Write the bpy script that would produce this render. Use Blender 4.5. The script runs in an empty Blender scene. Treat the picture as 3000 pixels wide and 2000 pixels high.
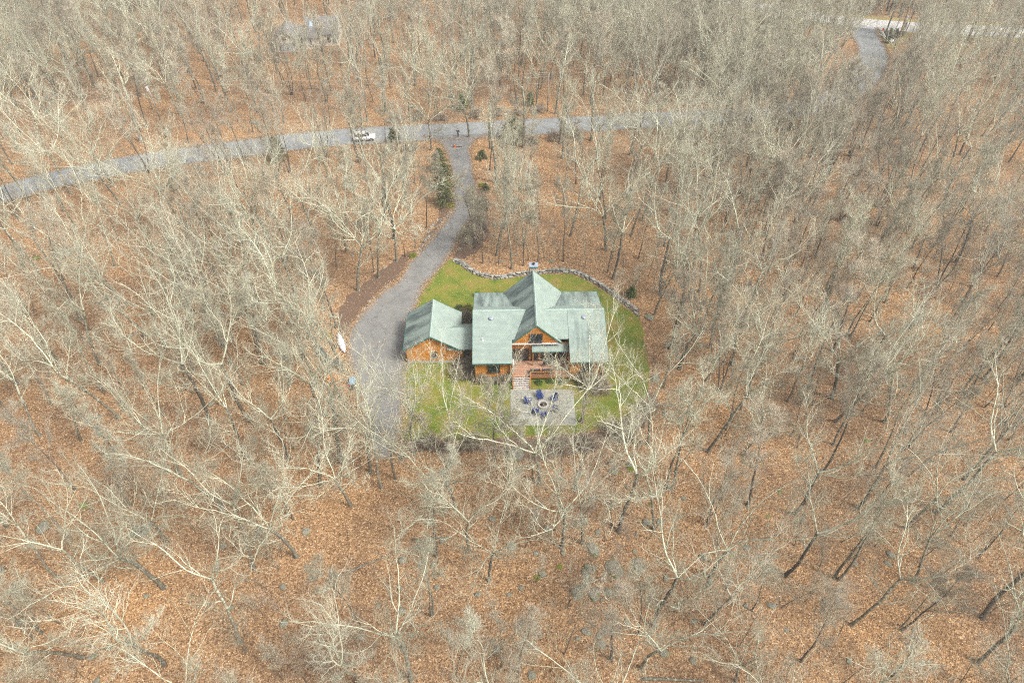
import bpy, bmesh, math, random
import numpy as np
from mathutils import Vector, Matrix, noise as mnoise

R = math.radians
scene = bpy.context.scene
COL = scene.collection

# ------------------------------------------------------------------ camera, sky, sun, exposure
CAM_H = 70.0
cam_data = bpy.data.cameras.new('camera')
cam_data.lens = 24.0
cam_data.sensor_width = 36.0
cam_data.clip_start = 0.5
cam_data.clip_end = 3000.0
cam = bpy.data.objects.new('camera', cam_data)
COL.objects.link(cam)
cam.location = (0, 0, CAM_H)
cam.rotation_euler = (R(45), 0, 0)
scene.camera = cam

SUN_EL, SUN_AZ = 52.0, 118.0          # azimuth measured clockwise from +Y (away from the camera)
world = bpy.data.worlds.new('World')
scene.world = world
world.use_nodes = True
wn = world.node_tree.nodes
wl = world.node_tree.links
bg = wn['Background']
sky = wn.new('ShaderNodeTexSky')
sky.sky_type = 'NISHITA'
sky.sun_disc = False
sky.sun_elevation = R(SUN_EL)
sky.sun_rotation = R(SUN_AZ)
sky.air_density = 1.0
sky.dust_density = 6.0
sky.ozone_density = 1.0
veil = wn.new('ShaderNodeHueSaturation')            # thin even cloud: the sky's blue is washed out
veil.inputs['Saturation'].default_value = .35
wl.new(sky.outputs['Color'], veil.inputs['Color'])
wl.new(veil.outputs['Color'], bg.inputs['Color'])
bg.inputs['Strength'].default_value = 0.14

sun_data = bpy.data.lights.new('sun', 'SUN')
sun_data.energy = 1.8
sun_data.angle = R(14)
sun_data.color = (1.0, 0.955, 0.86)
sun = bpy.data.objects.new('sun', sun_data)
COL.objects.link(sun)
sd = Vector((math.sin(R(SUN_AZ)) * math.cos(R(SUN_EL)), math.cos(R(SUN_AZ)) * math.cos(R(SUN_EL)), math.sin(R(SUN_EL))))
sun.rotation_euler = sd.to_track_quat('Z', 'Y').to_euler()
sun.location = sd * 200

vs = scene.view_settings
vs.view_transform = 'Standard'
vs.look = 'None'
vs.exposure = 0.95
vs.gamma = 1.0
vs.use_curve_mapping = False
scene.render.engine = 'CYCLES'
scene.cycles.use_denoising = False
scene.cycles.use_adaptive_sampling = False
scene.cycles.max_bounces = 3
scene.cycles.diffuse_bounces = 2
scene.cycles.transparent_max_bounces = 3
scene.cycles.filter_width = 1.1

# ------------------------------------------------------------------ helpers
FPX = 2000.0


def G(x, y, z=0.0):
    """photo pixel (3000x2000) of a point at height z -> world point"""
    u = (x - 1500) / FPX
    v = (1000 - y) / FPX
    d = Vector((u, .70710678 * (1 + v), .70710678 * (v - 1)))
    t = (z - CAM_H) / d.z
    return Vector((d.x * t, d.y * t, z))


def proj(X, Y, Z):
    f = .70710678 * (Y + CAM_H - Z)
    up = .70710678 * (Y - CAM_H + Z)
    return 1500 + FPX * X / f, 1000 - FPX * up / f, f


MATS = {}


def new_mat(name):
    m = bpy.data.materials.new(name)
    m.use_nodes = True
    MATS[name] = m
    nt = m.node_tree
    return m, nt, nt.nodes, nt.links, nt.nodes['Principled BSDF']


def ramp(nodes, stops, interp='LINEAR'):
    r = nodes.new('ShaderNodeValToRGB')
    cr = r.color_ramp
    cr.interpolation = interp
    while len(cr.elements) < len(stops):
        cr.elements.new(0.5)
    for e, (p, c) in zip(cr.elements, stops):
        e.position = p
        e.color = (c[0], c[1], c[2], 1) if len(c) == 3 else c
    return r


def mixc(nodes, links, fac, a, b, mode='MIX'):
    m = nodes.new('ShaderNodeMix')
    m.data_type = 'RGBA'
    m.blend_type = mode
    for sock, val in ((m.inputs[0], fac), (m.inputs[6], a), (m.inputs[7], b)):
        if isinstance(val, bpy.types.NodeSocket):
            links.new(val, sock)
        elif isinstance(val, (int, float)):
            sock.default_value = val
        else:
            sock.default_value = (val[0], val[1], val[2], 1)
    return m.outputs[2]


def noise_tex(nodes, links, vec, scale, detail=4, rough=.55, dist=0.0):
    n = nodes.new('ShaderNodeTexNoise')
    n.inputs['Scale'].default_value = scale
    n.inputs['Detail'].default_value = detail
    n.inputs['Roughness'].default_value = rough
    n.inputs['Distortion'].default_value = dist
    if vec is not None:
        links.new(vec, n.inputs['Vector'])
    return n


def bump(nodes, links, height, bsdf, strength=.5, dist=.05):
    b = nodes.new('ShaderNodeBump')
    b.inputs['Strength'].default_value = strength
    b.inputs['Distance'].default_value = dist
    links.new(height, b.inputs['Height'])
    links.new(b.outputs['Normal'], bsdf.inputs['Normal'])


def mat_noise(name, cols, scale=2.0, rough=.85, detail=5, bump_s=0.3, bump_d=.03, coord='Object', rnd=0.0, spec=.3, metal=0.0, stretch=None):
    m, nt, N, L, B = new_mat(name)
    tc = N.new('ShaderNodeTexCoord')
    vec = tc.outputs[coord]
    if stretch:
        mp = N.new('ShaderNodeMapping')
        mp.inputs['Scale'].default_value = stretch
        L.new(vec, mp.inputs['Vector'])
        vec = mp.outputs['Vector']
    n = noise_tex(N, L, vec, scale, detail, .6)
    k = len(cols)
    rp = ramp(N, [(.3 + .4 * i / max(1, k - 1), c) for i, c in enumerate(cols)])
    L.new(n.outputs['Fac'], rp.inputs['Fac'])
    out = rp.outputs['Color']
    if rnd:
        oi = N.new('ShaderNodeObjectInfo')
        mr = N.new('ShaderNodeMapRange')
        mr.inputs['To Min'].default_value = 1 - rnd
        mr.inputs['To Max'].default_value = 1 + rnd
        L.new(oi.outputs['Random'], mr.inputs['Value'])
        hs = N.new('ShaderNodeHueSaturation')
        L.new(mr.outputs['Result'], hs.inputs['Value'])
        L.new(out, hs.inputs['Color'])
        out = hs.outputs['Color']
    L.new(out, B.inputs['Base Color'])
    B.inputs['Roughness'].default_value = rough
    B.inputs['Specular IOR Level'].default_value = spec
    B.inputs['Metallic'].default_value = metal
    if bump_s:
        bump(N, L, n.outputs['Fac'], B, bump_s, bump_d)
    return m


def obj(name, verts, faces, mat, parent=None, smooth=False, loc=None):
    me = bpy.data.meshes.new(name)
    me.from_pydata([tuple(v) for v in verts], [], faces)
    me.update()
    if mat is not None:
        me.materials.append(MATS[mat] if isinstance(mat, str) else mat)
    if smooth:
        me.polygons.foreach_set('use_smooth', [True] * len(me.polygons))
    o = bpy.data.objects.new(name, me)
    COL.objects.link(o)
    if parent is not None:
        o.parent = parent
    if loc is not None:
        o.location = loc
    return o


def inst(name, me, parent=None, loc=(0, 0, 0), rot=(0, 0, 0), scale=(1, 1, 1)):
    o = bpy.data.objects.new(name, me)
    COL.objects.link(o)
    if parent is not None:
        o.parent = parent
    o.location = loc
    o.rotation_euler = rot
    o.scale = scale if not isinstance(scale, (int, float)) else (scale,) * 3
    return o


def empty(name, loc=(0, 0, 0), rz=0.0):
    o = bpy.data.objects.new(name, None)
    o.empty_display_size = .3
    COL.objects.link(o)
    o.location = loc
    o.rotation_euler = (0, 0, rz)
    return o


def tag(o, label, cat, group=None):
    o['label'] = label
    o['category'] = cat
    if group:
        o['group'] = group
    return o


def struct(o):
    o['kind'] = 'structure'
    return o


class MB:
    """collects shapes into one mesh"""

    def __init__(self):
        self.v = []
        self.f = []

    def box(self, x0, x1, y0, y1, z0, z1):
        b = len(self.v)
        self.v += [(x0, y0, z0), (x1, y0, z0), (x1, y1, z0), (x0, y1, z0), (x0, y0, z1), (x1, y0, z1), (x1, y1, z1), (x0, y1, z1)]
        self.f += [tuple(b + i for i in q) for q in ((0, 3, 2, 1), (4, 5, 6, 7), (0, 1, 5, 4), (1, 2, 6, 5), (2, 3, 7, 6), (3, 0, 4, 7))]
        return self

    def prism(self, pts, axis, a, b_):
        """polygon pts (2D) extruded along axis ('x','y','z') from a to b_"""
        base = len(self.v)
        n = len(pts)
        for h in (a, b_):
            for p, q in pts:
                self.v.append({'x': (h, p, q), 'y': (p, h, q), 'z': (p, q, h)}[axis])
        self.f.append(tuple(base + i for i in range(n))[::-1])
        self.f.append(tuple(base + n + i for i in range(n)))
        for i in range(n):
            j = (i + 1) % n
            self.f.append((base + i, base + j, base + n + j, base + n + i))
        return self

    def slab(self, quad, t):
        """planar polygon (3D pts, any order ccw from above) thickened downwards by t"""
        base = len(self.v)
        n = len(quad)
        self.v += [tuple(p) for p in quad] + [(p[0], p[1], p[2] - t) for p in quad]
        self.f.append(tuple(base + i for i in range(n)))
        self.f.append(tuple(base + n + i for i in range(n))[::-1])
        for i in range(n):
            j = (i + 1) % n
            self.f.append((base + j, base + i, base + n + i, base + n + j))
        return self

    def tube(self, pts, radii, sides=6, cap=True):
        base = len(self.v)
        P = [Vector(p) for p in pts]
        n = len(P)
        t0 = (P[-1] - P[0]).normalized()
        a = t0.cross(Vector((0, 0, 1)))
        if a.length < .05:
            a = t0.cross(Vector((1, 0, 0)))
        a.normalize()
        for i, p in enumerate(P):
            t = (P[min(i + 1, n - 1)] - P[max(i - 1, 0)]).normalized()
            b = t.cross(a).normalized()
            a2 = b.cross(t).normalized()
            r = radii[i] if hasattr(radii, '__len__') else radii
            for k in range(sides):
                ang = 2 * math.pi * k / sides
                self.v.append(tuple(p + (a2 * math.cos(ang) + b * math.sin(ang)) * r))
        for i in range(n - 1):
            for k in range(sides):
                k2 = (k + 1) % sides
                self.f.append((base + i * sides + k, base + i * sides + k2, base + (i + 1) * sides + k2, base + (i + 1) * sides + k))
        if cap:
            self.f.append(tuple(base + k for k in range(sides))[::-1])
            self.f.append(tuple(base + (n - 1) * sides + k for k in range(sides)))
        return self

    def lathe(self, prof, sides=12, c=(0, 0, 0)):
        base = len(self.v)
        for r, z in prof:
            for k in range(sides):
                a = 2 * math.pi * k / sides
                self.v.append((c[0] + r * math.cos(a), c[1] + r * math.sin(a), c[2] + z))
        n = len(prof)
        for i in range(n - 1):
            for k in range(sides):
                k2 = (k + 1) % sides
                self.f.append((base + i * sides + k, base + i * sides + k2, base + (i + 1) * sides + k2, base + (i + 1) * sides + k))
        self.f.append(tuple(base + k for k in range(sides))[::-1])
        self.f.append(tuple(base + (n - 1) * sides + k for k in range(sides)))
        return self

    def build(self, name, mat, parent=None, smooth=False, loc=None):
        return obj(name, self.v, self.f, mat, parent, smooth, loc)


def catmull(pts, n=6, closed=False):
    P = [Vector((p[0], p[1])) for p in pts]
    out = []
    m = len(P)
    rng = range(m) if closed else range(m - 1)
    for i in rng:
        p0 = P[(i - 1) % m] if closed or i > 0 else P[0]
        p1, p2 = P[i], P[(i + 1) % m]
        p3 = P[(i + 2) % m] if closed or i + 2 < m else P[-1]
        for k in range(n):
            t = k / n
            out.append(.5 * ((2 * p1) + (-p0 + p2) * t + (2 * p0 - 5 * p1 + 4 * p2 - p3) * t * t + (-p0 + 3 * p1 - 3 * p2 + p3) * t ** 3))
    if not closed:
        out.append(P[-1])
    return [(p.x, p.y) for p in out]


def inside(poly, X, Y):
    """vectorised point in polygon"""
    X = np.asarray(X, float)
    Y = np.asarray(Y, float)
    c = np.zeros(X.shape, bool)
    n = len(poly)
    j = n - 1
    for i in range(n):
        xi, yi = poly[i]
        xj, yj = poly[j]
        if yi != yj:
            c ^= ((yi > Y) != (yj > Y)) & (X < (xj - xi) * (Y - yi) / (yj - yi) + xi)
        j = i
    return c


def poly_dist(poly, X, Y, closed=True):
    X = np.asarray(X, float)
    Y = np.asarray(Y, float)
    d = np.full(X.shape, 1e9)
    n = len(poly)
    for i in range(n if closed else n - 1):
        ax, ay = poly[i]
        bx, by = poly[(i + 1) % n]
        dx, dy = bx - ax, by - ay
        L2 = dx * dx + dy * dy + 1e-9
        t = np.clip(((X - ax) * dx + (Y - ay) * dy) / L2, 0, 1)
        d = np.minimum(d, np.hypot(X - ax - t * dx, Y - ay - t * dy))
    return d


def sheet(name, poly, z, mat, jitter=0.0, seed=0, sub=0):
    """flat polygon sheet, triangulated by bmesh"""
    rr = random.Random(seed)
    bm = bmesh.new()
    vs_ = [bm.verts.new((x + rr.uniform(-jitter, jitter), y + rr.uniform(-jitter, jitter), z)) for x, y in poly]
    f = bm.faces.new(vs_)
    if f.calc_area() and f.normal.z < 0:
        f.normal_flip()
    bm.normal_update()
    if bm.faces[0].normal.z < 0 if hasattr(bm.faces, '__getitem__') and not bm.faces.ensure_lookup_table() else False:
        bmesh.ops.reverse_faces(bm, faces=bm.faces[:])
    bmesh.ops.triangulate(bm, faces=bm.faces[:])
    me = bpy.data.meshes.new(name)
    bm.to_mesh(me)
    bm.free()
    me.materials.append(MATS[mat])
    o = bpy.data.objects.new(name, me)
    COL.objects.link(o)
    return o

# ------------------------------------------------------------------ materials
def make_materials():
    # leaf litter on the forest floor
    m, nt, N, L, B = new_mat('leaf_litter')
    geo = N.new('ShaderNodeNewGeometry')
    pos = geo.outputs['Position']
    v1 = N.new('ShaderNodeTexVoronoi'); v1.inputs['Scale'].default_value = 8.5; L.new(pos, v1.inputs['Vector'])
    v2 = N.new('ShaderNodeTexVoronoi'); v2.inputs['Scale'].default_value = 3.0; L.new(pos, v2.inputs['Vector'])
    sp = N.new('ShaderNodeSeparateColor'); L.new(v1.outputs['Color'], sp.inputs['Color'])
    sp2 = N.new('ShaderNodeSeparateColor'); L.new(v2.outputs['Color'], sp2.inputs['Color'])
    r1 = ramp(N, [(0.0, (.095, .055, .031)), (.18, (.185, .108, .059)), (.45, (.262, .157, .083)), (.75, (.335, .208, .112)), (.93, (.425, .285, .165)), (1.0, (.57, .44, .29))])
    L.new(sp.outputs[0], r1.inputs['Fac'])
    r2 = ramp(N, [(0, (.66, .62, .58)), (.5, (1, 1, 1)), (1, (1.25, 1.22, 1.15))])
    L.new(sp2.outputs[1], r2.inputs['Fac'])
    c = mixc(N, L, .4, r1.outputs['Color'], r2.outputs['Color'], 'MULTIPLY')
    nb = noise_tex(N, L, pos, .055, 5, .6)
    r3 = ramp(N, [(.30, (.66, .66, .70)), (.47, (.97, .97, .97)), (.70, (1.22, 1.16, 1.02))])
    L.new(nb.outputs['Fac'], r3.inputs['Fac'])
    c = mixc(N, L, 1.0, c, r3.outputs['Color'], 'MULTIPLY')
    v3 = N.new('ShaderNodeTexVoronoi'); v3.inputs['Scale'].default_value = 21.0; L.new(pos, v3.inputs['Vector'])
    sp3 = N.new('ShaderNodeSeparateColor'); L.new(v3.outputs['Color'], sp3.inputs['Color'])
    r5 = ramp(N, [(0, (.6, .58, .56)), (1, (1.35, 1.35, 1.35))]); L.new(sp3.outputs[2], r5.inputs['Fac'])
    c = mixc(N, L, .7, c, r5.outputs['Color'], 'MULTIPLY')
    # drifts where the litter has blown thin and dull soil shows
    nd = noise_tex(N, L, pos, .28, 6, .65, .6)
    r4 = ramp(N, [(.56, (0, 0, 0)), (.70, (1, 1, 1))])
    L.new(nd.outputs['Fac'], r4.inputs['Fac'])
    mth = N.new('ShaderNodeMath'); mth.operation = 'MULTIPLY'; mth.inputs[1].default_value = .55
    L.new(r4.outputs['Color'], mth.inputs[0])
    c = mixc(N, L, mth.outputs[0], c, (.13, .085, .055))
    L.new(c, B.inputs['Base Color'])
    B.inputs['Roughness'].default_value = .9
    B.inputs['Specular IOR Level'].default_value = .15
    bump(N, L, v1.outputs['Distance'], B, .4, .03)

    # lawn
    m, nt, N, L, B = new_mat('lawn_grass')
    geo = N.new('ShaderNodeNewGeometry'); pos = geo.outputs['Position']
    n1 = noise_tex(N, L, pos, .32, 6, .65)
    rp = ramp(N, [(.28, (.075, .125, .016)), (.44, (.125, .165, .022)), (.55, (.18, .18, .03)), (.68, (.225, .165, .055))])
    L.new(n1.outputs['Fac'], rp.inputs['Fac'])
    n2 = noise_tex(N, L, pos, 9.0, 4, .7)
    r2 = ramp(N, [(.3, (.55, .55, .55)), (.7, (1.35, 1.35, 1.35))]); L.new(n2.outputs['Fac'], r2.inputs['Fac'])
    c = mixc(N, L, .8, rp.outputs['Color'], r2.outputs['Color'], 'MULTIPLY')
    v = N.new('ShaderNodeTexVoronoi'); v.inputs['Scale'].default_value = 2.6; L.new(pos, v.inputs['Vector'])
    lt = N.new('ShaderNodeMath'); lt.operation = 'LESS_THAN'; lt.inputs[1].default_value = .09; L.new(v.outputs['Distance'], lt.inputs[0])
    c = mixc(N, L, lt.outputs[0], c, (.30, .17, .075))
    L.new(c, B.inputs['Base Color']); B.inputs['Roughness'].default_value = .9; B.inputs['Specular IOR Level'].default_value = .15
    bump(N, L, n2.outputs['Fac'], B, .7, .05)

    # asphalt variants
    for nm, base, tint in (('asphalt', .235, (.97, 1.01, 1.02)), ('asphalt_driveway', .18, (1.0, .99, .955)), ('asphalt_pale', .47, (1.0, 1.0, .99))):
        m, nt, N, L, B = new_mat(nm)
        geo = N.new('ShaderNodeNewGeometry'); pos = geo.outputs['Position']
        n1 = noise_tex(N, L, pos, .5, 6, .65)
        n2 = noise_tex(N, L, pos, 14.0, 3, .6)
        a = ramp(N, [(.28, tuple(base * .78 * t for t in tint)), (.5, tuple(base * t for t in tint)), (.72, tuple(base * 1.2 * t for t in tint))])
        L.new(n1.outputs['Fac'], a.inputs['Fac'])
        r2 = ramp(N, [(.3, (.86, .86, .86)), (.7, (1.14, 1.14, 1.14))]); L.new(n2.outputs['Fac'], r2.inputs['Fac'])
        c = mixc(N, L, .6, a.outputs['Color'], r2.outputs['Color'], 'MULTIPLY')
        # thin tar seams and cracks
        vo = N.new('ShaderNodeTexVoronoi'); vo.feature = 'DISTANCE_TO_EDGE'; vo.inputs['Scale'].default_value = .16
        nw = noise_tex(N, L, pos, .6, 3, .6)
        ad = N.new('ShaderNodeVectorMath'); ad.operation = 'MULTIPLY_ADD'
        ad.inputs[1].default_value = (3, 3, 0); L.new(nw.outputs['Color'], ad.inputs[0]); L.new(pos, ad.inputs[2])
        L.new(ad.outputs[0], vo.inputs['Vector'])
        lt = N.new('ShaderNodeMath'); lt.operation = 'LESS_THAN'; lt.inputs[1].default_value = .006; L.new(vo.outputs['Distance'], lt.inputs[0])
        hf = N.new('ShaderNodeMath'); hf.operation = 'MULTIPLY'; hf.inputs[1].default_value = .5; L.new(lt.outputs[0], hf.inputs[0])
        c = mixc(N, L, hf.outputs[0], c, tuple(base * .45 for _ in range(3)))
        vl = N.new('ShaderNodeTexVoronoi'); vl.inputs['Scale'].default_value = 1.7; L.new(pos, vl.inputs['Vector'])
        l2 = N.new('ShaderNodeMath'); l2.operation = 'LESS_THAN'; l2.inputs[1].default_value = .055; L.new(vl.outputs['Distance'], l2.inputs[0])
        c = mixc(N, L, l2.outputs[0], c, (.30, .18, .09))
        L.new(c, B.inputs['Base Color']); B.inputs['Roughness'].default_value = .85; B.inputs['Specular IOR Level'].default_value = .3
        bump(N, L, n2.outputs['Fac'], B, .4, .01)

    mat_noise('mulch', [(.07, .045, .032), (.13, .083, .056), (.20, .125, .08)], 7, .95, 6, .8, .05, rnd=.1)
    mat_noise('black_mulch', [(.02, .02, .02), (.05, .05, .055)], 6, .95, 6, .8, .05)
    mat_noise('verge_grass', [(.16, .17, .04), (.28, .22, .08), (.36, .20, .09)], 1.2, .95, 6, .5, .05)
    mat_noise('stamped_concrete', [(.235, .24, .205), (.30, .305, .265), (.36, .36, .315)], .9, .75, 6, .3, .02, rnd=.05)
    mat_noise('concrete', [(.36, .34, .30), (.50, .48, .43)], 3, .85, 5, .3, .02)
    mat_noise('wall_stone', [(.12, .118, .105), (.23, .225, .20), (.36, .355, .315)], 3.2, .9, 6, .7, .06, rnd=.5)
    mat_noise('pale_stone', [(.5, .48, .43), (.68, .65, .6)], 3.2, .9, 6, .5, .05, rnd=.1)
    mat_noise('chimney_stone', [(.30, .22, .15), (.50, .42, .33), (.66, .58, .47)], 5, .9, 5, .6, .04, rnd=.25)
    mat_noise('fire_block', [(.42, .39, .37), (.58, .54, .51)], 4, .9, 5, .4, .03, rnd=.12)
    mat_noise('ash', [(.02, .017, .014), (.07, .045, .03)], 8, .95, 6, .9, .06)

    # boulder: grey rock with lichen and moss spots
    m, nt, N, L, B = new_mat('boulder_rock')
    tc = N.new('ShaderNodeTexCoord'); pos = tc.outputs['Object']
    n1 = noise_tex(N, L, pos, 2.0, 7, .7)
    a = ramp(N, [(.3, (.115, .105, .085)), (.5, (.21, .198, .16)), (.68, (.31, .30, .25))]); L.new(n1.outputs['Fac'], a.inputs['Fac'])
    n2 = noise_tex(N, L, pos, 1.1, 5, .6, .5)
    mk = ramp(N, [(.53, (0, 0, 0)), (.60, (1, 1, 1))]); L.new(n2.outputs['Fac'], mk.inputs['Fac'])
    c = mixc(N, L, mk.outputs['Color'], a.outputs['Color'], (.11, .13, .03))
    L.new(c, B.inputs['Base Color']); B.inputs['Roughness'].default_value = .95; B.inputs['Specular IOR Level'].default_value = .15
    bump(N, L, n1.outputs['Fac'], B, .8, .08)

    # bark: dark base, lichen patches that get commoner up the tree
    for nm, dark, mid, lich, lo, hi in (('bark_trunk', (.10, .088, .066), (.235, .215, .165), (.42, .425, .32), .54, .44),
                                       ('bark_limb', (.15, .14, .095), (.31, .305, .215), (.52, .53, .40), .51, .41),
                                       ('bark_dark', (.065, .055, .043), (.155, .135, .107), (.32, .315, .245), .62, .50),
                                       ('bark_limb_grey', (.16, .14, .105), (.285, .265, .205), (.45, .45, .35), .53, .43)):
        m, nt, N, L, B = new_mat(nm)
        tc = N.new('ShaderNodeTexCoord'); pos = tc.outputs['Object']
        n1 = noise_tex(N, L, pos, 7.0, 4, .65)
        a = ramp(N, [(.35, dark), (.65, mid)]); L.new(n1.outputs['Fac'], a.inputs['Fac'])
        n2 = noise_tex(N, L, pos, 2.6, 5, .7)
        sx = N.new('ShaderNodeSeparateXYZ'); L.new(pos, sx.inputs[0])
        mr = N.new('ShaderNodeMapRange'); mr.inputs['From Min'].default_value = 2; mr.inputs['From Max'].default_value = 15
        mr.inputs['To Min'].default_value = -.10; mr.inputs['To Max'].default_value = .10
        L.new(sx.outputs['Z'], mr.inputs['Value'])
        ad = N.new('ShaderNodeMath'); ad.operation = 'ADD'; L.new(n2.outputs['Fac'], ad.inputs[0]); L.new(mr.outputs['Result'], ad.inputs[1])
        mk = ramp(N, [(hi, (0, 0, 0)), (lo, (1, 1, 1))]); L.new(ad.outputs[0], mk.inputs['Fac'])
        c = mixc(N, L, mk.outputs['Color'], a.outputs['Color'], lich)
        oi = N.new('ShaderNodeObjectInfo')
        m2 = N.new('ShaderNodeMapRange'); m2.inputs['To Min'].default_value = .72; m2.inputs['To Max'].default_value = 1.22
        L.new(oi.outputs['Random'], m2.inputs['Value'])
        hs = N.new('ShaderNodeHueSaturation'); L.new(m2.outputs['Result'], hs.inputs['Value']); L.new(c, hs.inputs['Color'])
        L.new(hs.outputs['Color'], B.inputs['Base Color']); B.inputs['Roughness'].default_value = .9; B.inputs['Specular IOR Level'].default_value = .2
    mat_noise('twig', [(.30, .265, .19), (.45, .41, .30)], 3, .9, 3, 0, 0, rnd=.2)
    mat_noise('twig_red', [(.32, .255, .19), (.46, .38, .29)], 3, .9, 3, 0, 0, rnd=.2)
    mat_noise('twig_pale', [(.36, .34, .265), (.52, .50, .395)], 3, .9, 3, 0, 0, rnd=.15)
    mat_noise('clinging_leaf', [(.42, .24, .11), (.62, .42, .23)], 3, .8, 3, 0, 0)
    mat_noise('fallen_leaf', [(.30, .15, .06), (.52, .33, .16)], 1.5, .8, 3, 0, 0)
    mat_noise('needles', [(.075, .09, .035), (.15, .165, .065), (.23, .235, .105)], 1.6, .8, 5, 0, 0, rnd=.2)
    mat_noise('needles_light', [(.07, .12, .03), (.13, .19, .05), (.19, .24, .08)], 1.6, .8, 5, 0, 0, rnd=.15)
    mat_noise('shrub_leaf', [(.12, .17, .02), (.24, .27, .03), (.36, .36, .05)], 2.0, .8, 5, 0, 0)
    mat_noise('shrub_green', [(.03, .07, .015), (.07, .14, .025), (.12, .20, .04)], 2.0, .8, 5, 0, 0)
    mat_noise('moss', [(.08, .10, .015), (.17, .19, .02)], 3.0, .95, 5, .6, .05)

    # shingles in UV space (u along the eave, v down the slope, metres)
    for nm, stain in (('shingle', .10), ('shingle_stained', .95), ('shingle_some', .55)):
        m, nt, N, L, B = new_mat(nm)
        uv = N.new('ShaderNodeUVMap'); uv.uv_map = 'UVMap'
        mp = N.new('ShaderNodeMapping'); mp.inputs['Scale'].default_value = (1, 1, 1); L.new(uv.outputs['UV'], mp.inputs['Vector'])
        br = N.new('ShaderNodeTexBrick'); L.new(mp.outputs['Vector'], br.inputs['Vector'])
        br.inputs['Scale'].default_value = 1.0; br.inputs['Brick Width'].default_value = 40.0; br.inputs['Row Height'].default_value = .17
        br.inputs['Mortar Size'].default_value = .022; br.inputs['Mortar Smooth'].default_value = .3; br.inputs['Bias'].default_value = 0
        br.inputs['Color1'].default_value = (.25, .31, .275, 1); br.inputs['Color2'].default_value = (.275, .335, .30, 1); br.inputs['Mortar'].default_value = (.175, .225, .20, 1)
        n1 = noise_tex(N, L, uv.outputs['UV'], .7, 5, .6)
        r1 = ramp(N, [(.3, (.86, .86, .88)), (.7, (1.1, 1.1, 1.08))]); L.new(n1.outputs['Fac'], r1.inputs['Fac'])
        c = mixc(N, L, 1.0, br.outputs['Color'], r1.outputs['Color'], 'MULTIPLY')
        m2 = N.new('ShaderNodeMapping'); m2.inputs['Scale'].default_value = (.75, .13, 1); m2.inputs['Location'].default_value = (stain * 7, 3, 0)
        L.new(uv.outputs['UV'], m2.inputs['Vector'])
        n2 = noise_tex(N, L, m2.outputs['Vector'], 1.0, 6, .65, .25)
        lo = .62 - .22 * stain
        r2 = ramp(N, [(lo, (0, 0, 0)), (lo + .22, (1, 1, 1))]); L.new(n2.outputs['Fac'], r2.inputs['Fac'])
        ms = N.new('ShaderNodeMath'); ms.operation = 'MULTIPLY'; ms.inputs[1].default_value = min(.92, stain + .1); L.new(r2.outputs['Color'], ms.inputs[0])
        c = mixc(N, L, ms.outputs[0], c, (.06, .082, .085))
        L.new(c, B.inputs['Base Color']); B.inputs['Roughness'].default_value = .85; B.inputs['Specular IOR Level'].default_value = .2
        bump(N, L, br.outputs['Fac'], B, .3, -.01)
    mat_noise('trim_green', [(.035, .13, .11), (.06, .19, .16)], 3, .5, 3, 0, 0)
    mat_noise('log_stain', [(.33, .115, .012), (.50, .20, .025), (.60, .27, .045)], 1.2, .55, 5, .15, .01, stretch=(.25, 1, 5))
    mat_noise('log_end_grain', [(.25, .12, .03), (.45, .24, .08)], 6, .7, 4, .2, .01)
    mat_noise('deck_wood', [(.30, .16, .105), (.39, .225, .15), (.45, .27, .19)], 1.3, .75, 5, .15, .01, stretch=(.3, 3, 1), rnd=.08)
    mat_noise('tread_wood', [(.48, .43, .40), (.60, .55, .52)], 3, .75, 4, .15, .01, rnd=.06)
    mat_noise('rail_wood', [(.36, .15, .04), (.50, .24, .08)], 3, .65, 4, .1, .01)
    mat_noise('gutter_metal', [(.60, .59, .64), (.72, .71, .76)], 3, .35, 3, 0, 0, spec=.5)
    mat_noise('white_plastic', [(.70, .70, .72), (.80, .80, .82)], 3, .45, 3, 0, 0, spec=.5)
    mat_noise('vent_metal', [(.22, .25, .31), (.31, .34, .41)], 3, .4, 3, 0, 0, spec=.5)
    mat_noise('dark_frame', [(.03, .035, .035), (.06, .065, .065)], 3, .5, 3, 0, 0)
    mat_noise('chair_blue', [(.012, .035, .17), (.022, .06, .26)], 4, .45, 3, 0, 0, rnd=.15)
    mat_noise('black_metal', [(.012, .012, .013), (.03, .03, .032)], 4, .5, 3, 0, 0)
    mat_noise('pole_wood', [(.26, .13, .055), (.40, .22, .10)], 2, .85, 5, .3, .02, stretch=(4, 4, .4))
    mat_noise('pole_grey', [(.30, .27, .24), (.44, .41, .37)], 2, .85, 5, .3, .02, stretch=(4, 4, .4))
    mat_noise('wire', [(.30, .30, .30), (.40, .40, .40)], 2, .5, 2, 0, 0)
    mat_noise('wire_dark', [(.08, .08, .08), (.13, .13, .13)], 2, .5, 2, 0, 0)
    mat_noise('insulator', [(.55, .56, .58), (.66, .67, .70)], 3, .4, 3, 0, 0, spec=.5)
    mat_noise('beige_siding', [(.56, .52, .45), (.66, .62, .55)], .8, .7, 4, 0, 0, stretch=(1, 1, 6))
    mat_noise('grey_door', [(.36, .38, .38), (.44, .46, .46)], 2, .5, 3, 0, 0)
    mat_noise('grey_shingle', [(.12, .115, .115), (.20, .19, .19)], 2, .9, 6, .3, .02)
    mat_noise('skylight_glass', [(.30, .42, .62), (.38, .50, .70)], 2, .08, 2, 0, 0, spec=.8)
    mat_noise('tarp', [(.045, .06, .055), (.085, .105, .10)], 2, .6, 5, .5, .05)
    mat_noise('fire_wood', [(.30, .12, .03), (.48, .21, .06), (.56, .31, .13)], 2.5, .85, 5, .3, .02, rnd=.25)
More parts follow.
